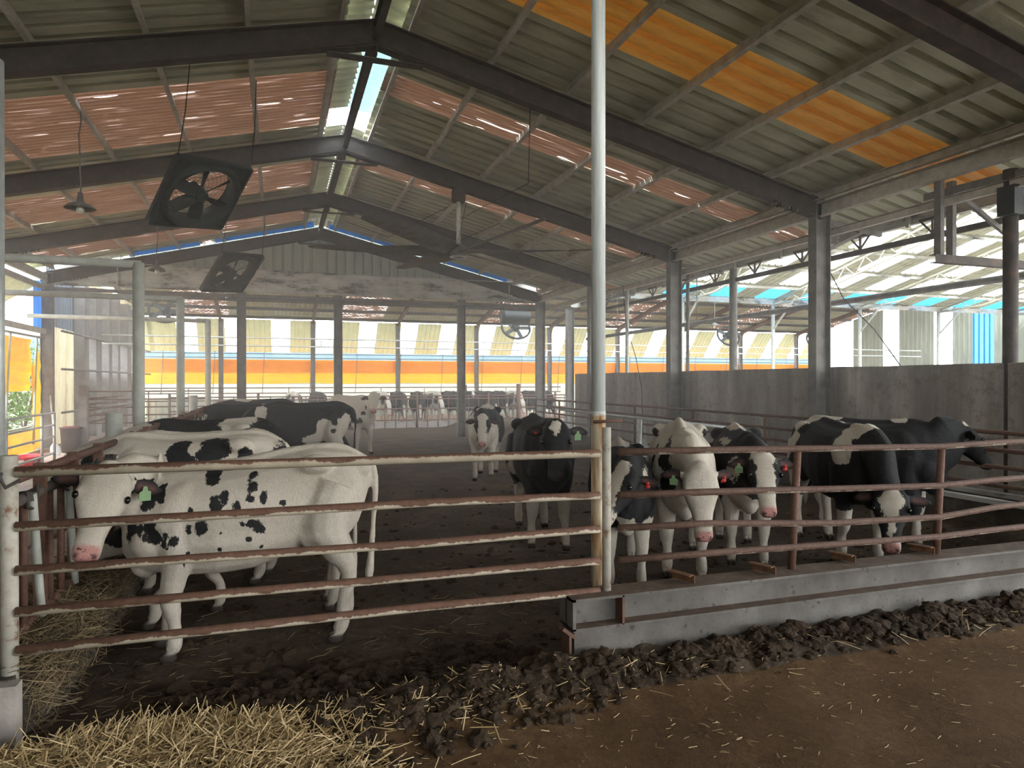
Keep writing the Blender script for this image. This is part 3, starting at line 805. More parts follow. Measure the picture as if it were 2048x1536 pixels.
cloth_y(.1, 14, 20.9, .0, .45, .02, .62, .07, 8, 60, 8).build('lower_sheet', M['tarp'], t)
for y, dy in ((18.6,.5),(20.6,.4),(16.5,.5)):
    mb = MB(); mb.tube([(.12,y+dy,2.95),(.14,y,.2)], .025, 6); mb.build('tie_rod', M['grey_pipe'], t)
mb = MB(); mb.tube([(.1,14,2.98),(.1,21.6,2.98)], .03, 8); mb.tube([(.1,14,.62),(.1,20.6,.66)], .025, 8); mb.build('top_rail', M['grey_pipe'], t)
mb = MB()
mb.bar((-5.95,14,3.18),(-5.95,21.7,3.16), .08, .14); struct(mb.build('wall_rail', M['purlin']), 'pale steel rail above the left tarpaulin', 'rail')
mb = MB()
for i, (a, b, m) in enumerate(((13,18.95,1),(18.95,21.5,0))):
    mb.mi = m; corr(mb, (-6.05,a,4.40),(-6.05,b,4.40), V((-1.5,0,-1.0)), 1.75, V((-1,0,1.4)).normalized(), .22, .03)
struct(mb.build('awning', [M['sheet_yellow'], M['sheet_clear']]), 'awning sheets tilted outward above the left tarpaulin', 'awning')
mb = MB(); mb.tube([(-6.9,19.9,0),(-6.9,19.9,3.6)], .07, 8); struct(mb.build('column', M['grey_pipe']), 'pale post outside the left opening', 'column')
mb = MB(); mb.box(-6.12,-6.0,21.35,21.62,3.2,4.5); struct(mb.build('trim_7', M['blue_trim']), 'narrow blue strip beside the left gable column', 'strip')

# two walls added around the viewpoint to cut the front light, then the floor
mb = MB(); corr(mb, (-6.15,-11,0),(-6.15,13.6,0), (0,0,1), 4.9, (-1,0,0), .25, .03)
struct(mb.build('added_wall_side', M['sheet_wall']), 'sheet wall added left of the viewpoint to hold back the front light', 'wall')
mb = MB(); corr(mb, (-6.15,-11,0),(10,-11,0), (0,0,1), 3.4, (0,-1,0), .25, .03)
struct(mb.build('added_wall_end', M['sheet_wall']), 'unseen sheet wall added behind the viewpoint to hold back the front light', 'wall')
mb = MB(); mb.box(-6.2,10,-11,.4,-.2,.10); struct(mb.build('floor', M['earth']), 'earth floor behind the viewpoint', 'ground')
# ---- truss-roofed shed on the right
TY, TZ, TK, RY = 22.0, 5.0, .235, 11.0
tz = lambda y: TZ + TK*(TY-y) if y > RY else TZ + TK*(TY-RY) - TK*(RY-y)
mb = MB(); rows = [22.3,20.9,19.3,17.7,16.1,14.5,12.9,11.0]
for i in range(31):
    x = 10.25+i*1.0
    for j in range(len(rows)-1):
        a, b = rows[j], rows[j+1]
        for (p, q, cl) in ((a, a-.28, 0), (a-.28, b, 1)):
            k = 0
            if cl and i % 2 == 1: k = 2 if j == 0 else 1
            mb.mi = k
            corr(mb, (x-.12*(k>0),p,tz(p)+.005*(k>0)), (x+1.0+.12*(k>0),p,tz(p)+.005*(k>0)), V((0,q-p,tz(q)-tz(p))), V((0,q-p,tz(q)-tz(p))).length, V((0,TK,1)).normalized(), .25, .03)
    mb.mi = 0
    corr(mb, (x,11,tz(11)), (x+1.0,11,tz(11)), V((0,-1,-TK)), 9.2, V((0,-TK,1)).normalized(), .25, .03)
struct(mb.build('ceiling', [M['sheet'], M['sheet_clear'], M['blue_clear']]), 'neighbouring shed roof chequered with clear and blue skylights', 'roof')
for j, y in enumerate(rows[:-1]):
    mb = MB(); mb.chan((10.2,y-.14,tz(y-.14)-.06),(41,y-.14,tz(y-.14)-.06), .05, .10); struct(mb.build('purlin', M['white_steel']), 'purlin under the chequered shed roof, %s from the eave' % ORD[j], 'purlin')
for i, x in enumerate((14.15,18.2,22.5,26.8,31.1,35.4)):
    t = thing('roof_truss', 'pale tubular truss under the chequered roof, %s from the concrete wall' % ORD[i], 'truss', (x,TY,0), None, 'structure')
    up = lambda s: V((0,-s,TZ-.16+TK*s)); lo = lambda s: V((0,-s,TZ-.16+TK*s-.10-.34*min(1,s/2.)))
    mb = MB(); mb.tube([up(0),up(11)], .035, 6); mb.build('top_chord', M['cream_steel'] if 'cream_steel' in M else M.setdefault('cream_steel', noisy('cream_truss_paint', [(.3,(.50,.49,.40)),(.7,(.66,.64,.52))], 4, .6)), t)
    mb = MB(); mb.tube([lo(0),lo(2),lo(11)], .035, 6); mb.build('bottom_chord', M['cream_steel'], t)
    mb = MB(); 
    for j in range(12):
        s = .6+j*.85; mb.tube([lo(s),up(s+.42)], .018, 5); mb.tube([up(s+.42),lo(s+.85)], .018, 5)
    mb.build('web', M['cream_steel'], t)
    mb = MB(); mb.tube([(0,0,0),(0,0,TZ-.1)], .07, 8); mb.bar((0,0,TZ-1.2),(0,-1.2,TZ-.1), .05,.05); mb.build('column', M['grey_pipe'], t)
mb = MB(); mb.chan((9.9,TY,4.88),(41,TY,4.88), .08, .20); struct(mb.build('eave_beam', M['white_steel']), 'white eave beam of the chequered shed roof', 'beam')
mb = MB()
for dx in (-.12,.12): mb.box(9.8+dx-.008,9.8+dx+.008,22.3,22.5,0,4.4)
mb.box(9.68,9.92,22.39,22.41,0,4.4)
struct(mb.build('column', M['steel_grey']), 'column at the far end of the gutter beam', 'column')
# ---------------------------------------------------------------- ground
def hz(x, y): return noise.noise((x, y, .3))
def turb(x, y, o=4):
    s = 0; a = 1.
    for i in range(o): s += a*noise.noise((x, y, 1.7*i)); x *= 2.1; y *= 2.1; a *= .55
    return s
def sstep(a, b, x):
    t = min(1, max(0, (x-a)/(b-a))); return t*t*(3-2*t)
def gz(x, y):
    """height of the ground: walkway, manure bank along the railing, pen floor"""
    walk = .125 + .012*turb(x*1.5, y*1.5)
    pen = .0 + .018*turb(x*1.3, y*1.3) - .012
    k = sstep(3.55, 4.7, y)
    z = walk*(1-k) + pen*k
    edge = 3.62 - .16*sstep(2.5, .2, x) - .22*sstep(1.2, -.6, x)
    b = math.exp(-((y-edge)/.26)**2) * sstep(-.7, .5, x)
    z += b*(.075 + .05*turb(x*3.2, y*3.2, 3)) + b*.035*turb(x*9, y*9, 3)
    z += .012*turb(x*11, y*11, 3)*k*sstep(8, 4, y)
    z += sstep(6.2, 7.3, x)*(.27 + .08*turb(x*2.5, y*2.5, 3))*k
    return z
def ground(name, x0, x1, y0, y1, st, mat, zf, label, cat):
    mb = MB(); mb.smooth = True
    nx = int((x1-x0)/st)+1; ny = int((y1-y0)/st)+1; vs = []; fs = []
    for j in range(ny+1):
        for i in range(nx+1):
            x = x0+(x1-x0)*i/nx; y = y0+(y1-y0)*j/ny; vs.append((x, y, zf(x, y)))
    for j in range(ny):
        for i in range(nx): a = j*(nx+1)+i; fs.append((a,a+1,a+nx+2,a+nx+1))
    mb.add(vs, fs); o = mb.build(name, mat); struct(o, label, cat); return o
bank = lambda x: 3.42 - .16*sstep(2.5,.2,x) - .30*sstep(1.2,-.6,x)
ground('floor', -2.4, 9.0, .4, 3.30, .04, M['earth'], gz, 'brown earth walkway in front of the railing', 'ground')
ground('floor', -2.4, 9.0, 3.30, 5.3, .022, M['mud'], gz, 'dark manure bank and pen floor along the railing', 'ground')
ground('floor', -1.2, 9.0, 5.3, 27.2, .075, M['mud'], gz, 'dark trodden pen floor', 'ground')
mb = MB(); mb.box(-6.0,-1.58,.4,36,-.2,.012); struct(mb.build('floor', M['alley']), 'dusty pinkish feed alley left of the headlocks', 'ground')
mb = MB(); mb.box(-6,33,27.2,36.8,-.2,-.0); struct(mb.build('floor', M['earth']), 'ground of the far pen', 'ground')
mb = MB(); mb.box(9,41,-3,27.2,-.2,-.01); struct(mb.build('floor', M['concrete_pale']), 'floor of the neighbouring shed', 'ground')
mb = MB(); mb.box(-300,500,-60,640,-.5,-.22); struct(mb.build('field', M['field']), 'bright dry field outside the barn', 'field')
mb = MB(); mb.box(-60,9,42,60,-.3,-.14); struct(mb.build('field', M['grass']), 'green strip of grass beyond the far opening', 'field')
mb = MB(); mb.smooth = True; vs = []; fs = []
for i in range(121):
    x = -500+i*12.; h = 36+14.*max(-.3, turb(x*.006, 3., 4)); vs += [(x,600,-1),(x,630,h*.9),(x,700,h*1.1),(x,800,-1)]
for i in range(120):
    for k in range(3): a = i*4+k; fs.append((a,a+4,a+5,a+1))
mb.add(vs, fs); struct(mb.build('hill', M['hill']), 'low hazy blue hills on the horizon', 'hill')

# concrete kerb under the headlocks
mb = MB(); mb.smooth = False
n_ = 60
for i in range(n_):
    a = 3.74+15.4*i/n_; b = 3.74+15.4*(i+1)/n_
    mb.hexa([(-1.60,a,-.1),(-1.14,a,-.1),(-1.14,b,-.1),(-1.60,b,-.1),(-1.58,a,.43),(-1.165+.012*hz(a*3,0),a,.43),(-1.165+.012*hz(b*3,0),b,.43),(-1.58,b,.43)])
struct(mb.build('trim_8', M['kerb']), 'long concrete kerb strewn with hay under the headlock barrier', 'kerb')
mb = MB(); mb.box(-1.62,-1.12,3.66,3.745,-.1,.425); struct(mb.build('trim_9', M['concrete_pale']), 'pale end of the concrete kerb at the near corner', 'kerb')

# ---- straw and hay: loose blades
def blades(name, n, fn, mat, label, cat, lmin=.08, lmax=.28, w=.0035, tilt=.5, seed=1):
    rnd = random.Random(seed); vs = []; fs = []; tint = []
    for i in range(n):
        p = fn(rnd)
        if p is None: continue
        p = V(p); L = rnd.uniform(lmin, lmax); a = rnd.uniform(0, 2*math.pi); el = rnd.gauss(.05, tilt*.35)
        d = V((math.cos(a)*math.cos(el), math.sin(a)*math.cos(el), math.sin(el)))
        s = d.cross(V((0,0,1))).normalized()*w*rnd.uniform(.6,1.6)
        u = V((0,0,1))*w*.8
        bend = V((rnd.gauss(0,.06), rnd.gauss(0,.06), rnd.gauss(-.02,.05)))*L*2
        b = len(vs); q = [p-d*L/2, p+bend*.25, p+d*L/2]; t = rnd.random()
        for k, c in enumerate(q):
            vs += [c-s, c+s, c+u*1.6]; tint += [t]*3
        for k in range(2):
            o = b+3*k
            fs += [(o,o+1,o+4,o+3),(o+1,o+2,o+5,o+4),(o+2,o,o+3,o+5)]
    me = bpy.data.meshes.new(name); me.from_pydata([tuple(v) for v in vs], [], fs); me.materials.append(M[mat])
    at = me.attributes.new('tint', 'FLOAT', 'POINT'); at.data.foreach_set('value', np.array(tint, np.float32))
    o = bpy.data.objects.new(name, me); COL.objects.link(o)
    return tag(o, label, cat, None, 'stuff')
def pile_h(x, y):
    """straw heap at the near left corner"""
    k = sstep(.80, -.6, x + .55*(y-2.9)) * sstep(3.66, 3.36, y + .10*math.sin(x*4)) * sstep(1.6, 2.4, y)
    return k*(.13 + .045*turb(x*3, y*3, 3))
mb = MB(); mb.smooth = True; vs = []; fs = []; NX, NY = 90, 70
for j in range(NY+1):
    for i in range(NX+1):
        x = -1.9+3.4*i/NX; y = 1.5+2.2*j/NY; vs.append((x, y, gz(x,y)-.02+pile_h(x,y)))
for j in range(NY):
    for i in range(NX): a = j*(NX+1)+i; fs.append((a,a+1,a+NX+2,a+NX+1))
mb.add(vs, fs); tag(mb.build('straw_bed', noisy('matted_straw', [(.3,(.10,.07,.03)),(.5,(.22,.16,.07)),(.7,(.36,.27,.13))], 14, .9, 0, .02, (1,1,1))), 'matted base of the straw heap at the near left corner', 'straw', None, 'stuff')
def f_pile(r):
    x = r.uniform(-1.6,1.3); y = r.uniform(2.2,3.7); h = pile_h(x,y)
    if h < .03*r.random() + .012: return None
    return (x, y, gz(x,y)+h-.015+abs(r.gauss(0,.014)))
blades('loose_straw', 26000, f_pile, 'straw', 'heap of loose yellow straw at the near left corner', 'straw', .05, .30, .0023, .95, 3)
def f_fringe(r):
    x = r.uniform(-.9,1.9); y = min(3.62, r.gauss(3.42,.16)); return (x, y, gz(x,y)+pile_h(x,y)+.012) if r.random() < sstep(2.2,-.4,x) else None
blades('straw_fringe', 1500, f_fringe, 'straw', 'thinning straw where the heap meets the manure bank', 'straw', .04, .18, .0020, .7, 4)
def f_walk(r):
    x = r.uniform(-1,7); y = r.uniform(1.4,3.45); return (x, y, gz(x,y)+.004) if hz(x*1.1,y*1.1)+.55 > r.random()*1.1 else None
blades('scattered_straw', 2600, f_walk, 'straw', 'stray straws scattered over the brown earth walkway', 'straw', .008, .05, .0013, .25, 5)
def f_bank(r):
    x = r.uniform(.5,6.6); y = min(3.58, r.gauss(3.40,.11)); return (x, y, gz(x,y)+.02)
blades('straw_on_bank', 170, f_bank, 'straw', 'straws caught on the manure bank below the steel beam', 'straw', .04, .15, .0019, .8, 6)
def f_kerb(r):
    y = 3.8+abs(r.gauss(0,1.7)); x = r.uniform(-1.55,-1.15)
    if y > 9: return None
    return (x, y, .43+abs(r.gauss(0,.035))*(1-abs(x+1.36)/.3))
blades('hay_on_kerb', 3400, f_kerb, 'hay', 'brown hay lying along the kerb under the headlocks', 'hay', .05, .24, .0024, .8, 7)
def f_hang(r):
    y = 3.8+abs(r.gauss(0,1.3)); return (-1.13+abs(r.gauss(0,.05)), y, max(gz(-1,y)+.01, .43-abs(r.gauss(0,.16))))
blades('hay_on_kerb_side', 1500, f_hang, 'hay', 'wisps of hay hanging down the kerb side', 'hay', .05, .22, .002, 1.6, 8)
def f_pen(r):
    x = r.uniform(-1,8.4); y = 4.0+(r.random()**1.6)*14; return (x, y, gz(x,y)+.006) if hz(x*.9+4,y*.7)+.5 > r.random() else None
blades('pen_litter', 7000, f_pen, 'hay', 'brown hay litter trodden into the pen floor', 'hay', .03, .18, .002, .3, 9)
# clods
def clods(name, n, fn, seed, label, smin, smax):
    rnd = random.Random(seed); bm = bmesh.new(); bmesh.ops.create_icosphere(bm, subdivisions=2, radius=1.)
    bv = [v.co.copy() for v in bm.verts]; bf = [tuple(v.index for v in f.verts) for f in bm.faces]; bm.free()
    vs = []; fs = []
    for i in range(n):
        p = fn(rnd)
        if p is None: continue
        s = rnd.uniform(smin, smax)*(1 if rnd.random() < .8 else 1.6); off = V((rnd.uniform(0,50),)*3); q = Matrix.Rotation(rnd.uniform(0,6.3), 3, 'Z')
        b = len(vs); fl = rnd.uniform(.5,.85)
        for c in bv:
            d = c*(1+.55*noise.noise(c*1.3+off)+.40*noise.noise(c*3.3+off)); d = q @ V((d.x*1.15, d.y, d.z*fl)); vs.append((p[0]+d.x*s, p[1]+d.y*s, p[2]+d.z*s))
        fs += [tuple(b+k for k in f) for f in bf]
    me = bpy.data.meshes.new(name); me.from_pydata(vs, [], fs); me.materials.append(M['clod']); o = bpy.data.objects.new(name, me); COL.objects.link(o); return tag(o, label, 'manure', None, 'stuff')
def f_c1(r):
    x = -.4 + 7.0*r.random()**1.15; e = 3.56 - .10*sstep(2.5,.2,x) - .16*sstep(1.2,-.6,x); y = r.gauss(e, .10 + .10*sstep(2.2,.6,x))
    if x > 1.5 and y > 3.60: return None
    return (x, y, gz(x,y)+.006)
clods('manure_clods', 3600, f_c1, 2, 'lumpy dark manure clods banked along the foot of the steel beam', .008, .034)
def f_c2(r):
    x = r.uniform(-.6,1.55); y = r.gauss(3.95,.28); return (x, y, gz(x,y)+.004)
clods('manure_clods', 650, f_c2, 3, 'manure clods pushed under the pipe gate into the pen', .014, .046)
def f_c3(r):
    x = r.uniform(-.9,7); y = 4.3+r.random()**1.5*7; return (x, y, gz(x,y))
clods('manure_clods', 900, f_c3, 4, 'small manure lumps dotted about the pen floor', .010, .030)

# ---------------------------------------------------------------- front railing
GYY = 3.815
t = thing('pipe_gate', 'pipe gate of five rust and cream rails at the near left', 'gate', (-1.19,GYY,0))
mb = MB(); mb.tube([(0,0,.40),(0,0,1.455)], .036, 14); mb.build('hinge_post', M['grey_post'], t)
for i, z in enumerate((1.378,1.122,.916,.722,.54)):
    mb = MB(); sag = .012*math.sin(i*2.1)
    mb.tube([(.03,-.02,z),(1.0,-.02,z-.004+sag*.4),(2.0,-.02,z-.010+sag),(2.95,-.02,z-.014),(3.045,-.02,z-.016)], .0235 if i else .0255, 12)
    mb.build('rail', M['top_pipe' if i == 0 else 'gate_pipe'], t)
mb = MB(); mb.tube([(3.095,-.02,.49),(3.095,-.02,1.52)], .027, 14); mb.build('latch_post', M['grey_post'], t)
mb = MB(); 
mb.tube([(.0,.0,1.40),(-.03,-.04,1.36),(.0,-.05,1.31),(.05,-.02,1.34)], .008, 6); mb.build('hinge_band', M['steel'], t)
t = thing('pole', 'tall round pole, galvanised above and rust-stained cream below, beside the gate', 'pole', (1.95,4.0,0))
mb = MB(); mb.tube([(0,0,.0),(0,0,1.61)], .047, 20); mb.build('lower_sleeve', M['pole'], t)
mb = MB(); mb.tube([(0,0,1.6),(0,0,6.30)], .0455, 20); mb.build('shaft', M['pole'], t)
mb = MB(); mb.tube([(-.06,-.06,1.545),(.07,-.06,1.55),(.14,-.05,1.548)], .010, 8); mb.build('latch_pin', M['rust'], t)
t = thing('pipe_railing', 'rusty pipe railing on the steel beam, right of the pole', 'railing', (1.95,GYY,.52))
for i, z in enumerate((1.366,1.055,.866,.655)):
    mb = MB(); z -= .52
    dz = (-.03,-.045,-.05,-.03)[i]
    if i == 1: z = 1.10-.52
    if i == 2: z = .897-.52
    if i == 3: z = .70-.52
    mb.tube([(.04,-.02,z),(.7,-.02,z+dz*.3),(1.7,-.02,z+dz*(1.6 if i==2 else 1)),(2.7,-.02,z+dz*(2.0 if i==2 else 1.6)),(3.3,-.02,z+dz*1.2),(6.5,-.02,z+dz*.8)], .0225, 12); mb.build('rail', M['rail_pipe'], t)
for x in (1.36,2.68,4.1,5.5):
    mb = MB(); mb.tube([(x,0,-.01),(x+.05,0,.80)], .026, 12); mb.build('post', M['rust'], t)
t = thing('steel_beam', 'manure-spattered steel I-beam lying under the right railing', 'beam', (1.63,3.78,0))
mb = MB(); mb.ibeam((0,0,.43),(6.8,0,.43), .20, .19, (0,0,1), .016, .012)
mb.box(0,.02,-.1,.1,.34,.525); mb.build('upper_beam', M['beam'], t)
mb = MB(); mb.box(.02,6.8,-.075,.10,-.05,.335); mb.build('footing', M['beam'], t)
mb = MB(); mb.bar((.33,-.055,.345),(.33,-.055,.52), .014, .09, (0,1,0)); mb.build('stiffener', M['rust'], t)
mb = MB(); mb.bar((-.02,-.05,.32),(-.02,-.05,.10), .015, .12, (0,1,0)); mb.bar((-.06,-.07,.36),(.02,-.07,.30), .06, .02); mb.build('end_plate', M['rust'], t)
for i, (px_, y) in enumerate(((2.43,3.80),(3.05,3.80),(3.78,3.86),(4.52,3.86))):
    mb = MB(); a = .35; d = V((math.sin(a)*.085, -math.cos(a)*.085, .0)); o = V((0,0,.535))
    mb.bar(o-d+V((0,0,.045)), o+d+V((0,0,.045)), .05, .007); mb.bar(o-d+V((.022,0,.02)), o+d+V((.022,0,.02)), .007, .05)
    ob = mb.build('angle_iron', noisy('orange_rust', [(.3,(.09,.042,.022)),(.7,(.20,.10,.05))], 12, .85) if i == 0 else bpy.data.materials['orange_rust']); ob.location = (px_, y, 0)
    tag(ob, ['short rusty angle iron on the beam, nearest the pole','short rusty angle iron on the beam, second from the pole','short rusty angle iron on the beam, third from the pole','short rusty angle iron on the beam, farthest from the pole'][i], 'angle iron', 'short angle irons lying on the steel beam')

# ---------------------------------------------------------------- headlocks
def headlock(y0, n, label):
    t = thing('headlock_barrier', label, 'headlock', (-1.30,y0,.43), 'rusty headlock sections along the kerb'); P = .68; L = n*P
    for nm, z, r in (('top_rail',.86,.028),('middle_rail',.74,.032),('bottom_rail',.04,.026)):
        mb = MB(); mb.tube([(0,0,z),(0,L,z)], r, 10); mb.build(nm, M['rust'] if nm != 'middle_rail' else M['steel'], t)
    for i in range(n):
        y = i*P+.05
        mb = MB(); mb.bar((0,y,0),(0,y,.90), .06, .045, (0,1,0)); mb.build('upright', M['rust'], t)
        for dy in (.17,.40):
            mb = MB(); mb.tube([(.0,y+dy,.03),(0,y+dy,.74)], .021, 8); mb.build('fixed_bar', M['rust'], t)
        mb = MB(); mb.tube([(.03,y+.60,.04),(.03,y+.56,.20),(.03,y+.44,.76)], .022, 8); mb.build('locking_bar', M['grey_pipe'], t)
        mb = MB(); mb.tube([(.03,y+.36,.78),(.03,y+.36,.70),(.03,y+.50,.66),(.03,y+.52,.80)], .010, 6); mb.lathe([(.045,-.025),(.045,.025)], (0,y+.44,.745), 10); mb.build('latch', M['steel'], t)
    return t
for i, (y, n) in enumerate(((3.92,4),(6.66,4),(9.40,4),(12.14,4),(14.88,5))):
    headlock(y, n, ['rusty headlock section nearest the gate','rusty headlock section behind the white spotted cow','rusty headlock section at the first tall column','rusty headlock section at the second tall column','rusty headlock section farthest down the kerb'][i])
# columns along the alley
for i, (y, z, r) in enumerate(((10.3,3.385,.073),(14.5,3.40,.073),(20.0,3.44,.073))):
    t = thing('round_column', 'tall round grey column with a cross pipe, %s along the alley' % ['nearest','second','third'][i], 'column', (-1.75,y,0), None, 'structure')
    mb = MB(); mb.tube([(0,0,0),(0,0,z)], r, 18); mb.build('shaft', M['grey_pipe'], t)
    mb = MB(); mb.tube([(.03,0,z-.02),(-4.1,0,z+.0)], .055, 10); mb.build('cross_pipe', M['grey_pipe'], t)
for i, (y, z) in enumerate(((8.83,1.447),(16.6,1.50))):
    mb = MB(); mb.tube([(0,0,0),(0,0,z)], .088, 18); o = mb.build('stub_post', M['grey_pipe']); o.location = (-1.75,y,0); tag(o, 'short round grey post beside the headlocks, %s' % ['the near one','the far one'][i], 'post')
mb = MB(); mb.tube([(0,0,0),(0,0,2.95)], .072, 18); o = mb.build('corner_post', M['galv']); o.location = (-1.345,4.02,.43); struct(o, 'thick grey post at the left picture edge behind the gate hinge', 'post')

# ---------------------------------------------------------------- right side fittings
t = thing('pipe_fence', 'long rusty pipe fence in front of the concrete wall', 'fence', (7.3,0,0))
for z in (1.27,1.08,.90,.70):
    mb = MB(); mb.tube([(0,4.3,z-.02),(0,12,z),(0,19.2,z+.01)], .024, 8); mb.build('rail', M['rail_pipe'], t)
for y in (4.4,6.3,9.0,11.0,13.2,15.4,17.4,19.2):
    mb = MB(); mb.tube([(0,y,0),(0,y,1.29)], .026, 8); mb.build('post', M['rust'], t)
t = thing('water_trough', 'long low trough with a pale spattered rim behind the fence', 'trough', (7.62,0,0))
mb = MB()
for x in (-.24,.24): mb.box(x-.03,x+.03,4.6,9.6,0,.50)
mb.box(-.24,.24,4.6,9.6,0,.10); mb.box(-.24,.24,4.6,4.66,0,.5); mb.box(-.24,.24,9.54,9.6,0,.5); mb.build('basin', M['kerb'], t)
mb = MB()
for x in (-.25,.25): mb.box(x-.05,x+.05,4.55,9.65,.47,.52)
mb.build('rim', M['white_steel'], t)
t = thing('feed_tray', 'pale metal tray on legs by the fence behind the pole', 'tray', (6.35,11.2,0))
mb = MB(); mb.box(-.5,.5,-.7,.7,.52,.545); mb.box(-.5,.5,-.7,-.67,.5,.64); mb.box(-.5,.5,.67,.7,.5,.60); mb.build('tray', M['galv'], t)
for sx in (1,-1):
    for sy in (1,-1): mb = MB(); mb.tube([(sx*.45,sy*.62,0),(sx*.45,sy*.62,.53)], .02, 8); mb.build('leg', M['galv'], t)
t = thing('tray_gate', 'galvanised gate bar and post over the metal tray', 'gate', (5.9,10.5,0))
mb = MB(); mb.tube([(0,0,0),(0,0,1.16)], .045, 12); mb.build('post', M['galv'], t)
mb = MB(); mb.tube([(-.9,1.4,1.28),(0,0,1.17),(.9,-1.3,1.06)], .022, 8); mb.build('bar', M['galv'], t)
t = thing('hanging_rack', 'dark hanging steel frame at the upper right below the eave', 'bracket', (8.45,6.93,0))
for x in (0,.22):
    mb = MB(); mb.chan((x,0,3.5),(x,-.0,4.52-.04*x), .07, .10, (0,1,0)); mb.build('hanger', M['steel_grey'], t)
mb = MB(); mb.chan((-.12,0,3.45),(2.2,0,3.45), .10, .11); mb.build('crossbar', M['steel'], t)
mb = MB(); mb.bar((.22,.0,4.42),(1.5,0,3.75), .05, .06); mb.build('brace', M['steel_grey'], t)
t = thing('wall_post', 'thick dark post with a junction box standing on the concrete wall', 'post', (8.70,6.15,0))
mb = MB(); mb.tube([(0,0,0),(0,0,4.45)], .085, 16); mb.build('shaft', M['steel'], t)
mb = MB(); mb.box(-.16,.0,-.16,.06,3.86,4.22); mb.build('junction_box', M['dark'], t)
mb = MB(); mb.bar((0,-.6,4.36),(0,1.2,4.40), .07, .10); mb.bar((0,0,4.2),(1.6,-.3,4.55), .06, .10); mb.build('arm', M['steel_grey'], t)

# ---------------------------------------------------------------- far headlock fence
def yfence(name, x0, x1, y, rails, upr, label, step, mat='rust', cat='fence'):
    t = thing(name, label, cat, (x0,y,0))
    for z in rails:
        mb = MB(); mb.tube([(0,0,z),(x1-x0,0,z)], .026, 6); mb.build('rail', M[mat], t)
    n = int((x1-x0)/step)
    for i in range(n+1):
        mb = MB(); big = (i % 7 == 0); mb.tube([(i*step,0,0),(i*step,0,upr if not big else upr+.12)], .017 if not big else .045, 6); mb.build('post' if big else 'upright', M[mat], t)
    return t
yfence('headlock_fence', -3.6, 11.8, 26.9, (1.24,1.12,.74,.30), 1.24, 'rusty headlock fence at the far end of the pen with cattle behind it', .42)
mb = MB(); mb.box(-3.7,11.8,26.95,27.25,-.1,.22); struct(mb.build('trim_10', M['concrete_pale']), 'pale kerb under the far headlock fence', 'kerb')
yfence('yard_fence', -5.8, 14, 33.2, (1.52,1.28,.95), 1.52, 'thin pipe fence between the far cattle and the tarpaulin wall', 2.1)
yfence('pipe_fence', -5.6, -2.2, 24.6, (1.5,1.25,1.0,.75,.5), 1.5, 'brown pipe panel across the far end of the alley', 1.7)
mb = MB(); mb.tube([(0,0,0),(0,0,1.7)], .09, 10); o = mb.build('wooden_post', M['rust']); o.location = (9.35,26.6,0); tag(o, 'thick brown post rising above the far headlock fence', 'post')

# ---------------------------------------------------------------- left alley things
t = thing('metal_gate', 'galvanised pipe gate along the left side of the alley', 'gate', (-4.73,15.0,0))
for z in (1.10,.83,.57,.20):
    mb = MB(); mb.tube([(0,0,z),(0,2.9,z+.01)], .024, 8); mb.build('rail', M['galv'], t)
for y in (0,2.05,2.9):
    mb = MB(); mb.tube([(0,y,.02),(0,y,1.12)], .03, 8); mb.build('upright', M['galv'], t)
t = thing('pipe_gate', 'cream pipe gate of five rails at the far left beyond the bucket', 'gate', (-4.7,20.3,0))
for z in (1.35,1.2,1.05,.90,.73,.2):
    mb = MB(); mb.tube([(0,0,z),(0,4.8,z+.0)], .028, 8); mb.build('rail', M['rail_pipe'], t)
mb = MB(); mb.box(-.09,.09,-.14,.04,0,1.72); mb.build('post', M['steel_grey'], t)
t = thing('feed_bucket', 'tall brown tub with a pink sack inside, at the left column', 'tub', (-4.95,20.1,.012))
mb = MB(); mb.smooth = True; mb.lathe([(.02,0),(.185,0),(.20,.05),(.235,.60),(.255,.61),(.255,.64),(.225,.63),(.19,.08),(.02,.07)], (0,0,0), 24); mb.build('tub', M['brownplastic'], t)
mb = MB(); mb.smooth = True
mb.lathe([(.02,.36),(.19,.44),(.205,.60),(.17,.66),(.10,.64),(.02,.60)], (0,0,0), 20); mb.build('sack', M['pinkbag'], t)
t = thing('shovel', 'long-handled shovel leaning beside the brown tub', 'shovel', (-5.28,19.9,.012))
mb = MB(); mb.tube([(.12,-.35,.28),(-.10,.15,1.45)], .016, 8); mb.build('handle', M['grey_pipe'], t)
mb = MB(); mb.loft([ell_ring(V((.12+.02*k,-.35-.04*k,.30-.09*k)), V((1,0,0)), V((0,.9,.4)), w, .012, 10) for k, w in enumerate((.03,.10,.12,.10,.02))]); mb.build('blade', M['galv'], t)
t = thing('plastic_basin', 'red plastic basin on the alley floor by the orange tarpaulin', 'basin', (-5.05,17.3,.012))
mb = MB(); mb.smooth = True; rings = []
for (s, z) in ((.30,.0),(.34,.06),(.40,.19),(.44,.195),(.44,.21),(.39,.205),(.31,.03),(.02,.02)):
    rings.append([V((.62*s*math.copysign(abs(math.cos(a))**.6, math.cos(a)), .95*s*math.copysign(abs(math.sin(a))**.6, math.sin(a)), z)) for a in [2*math.pi*k/28 for k in range(28)]])
mb.loft(rings); mb.build('bowl', M['red'], t)
mb = MB(); mb.bar((.215,-.32,.07),(.235,-.32,.16), .001, .16, (0,1,0)); mb.bar((-.06,-.345,.06),(-.05,-.375,.15), .16, .003, (0,1,0)); mb.build('paper_label', M['paper'], t)
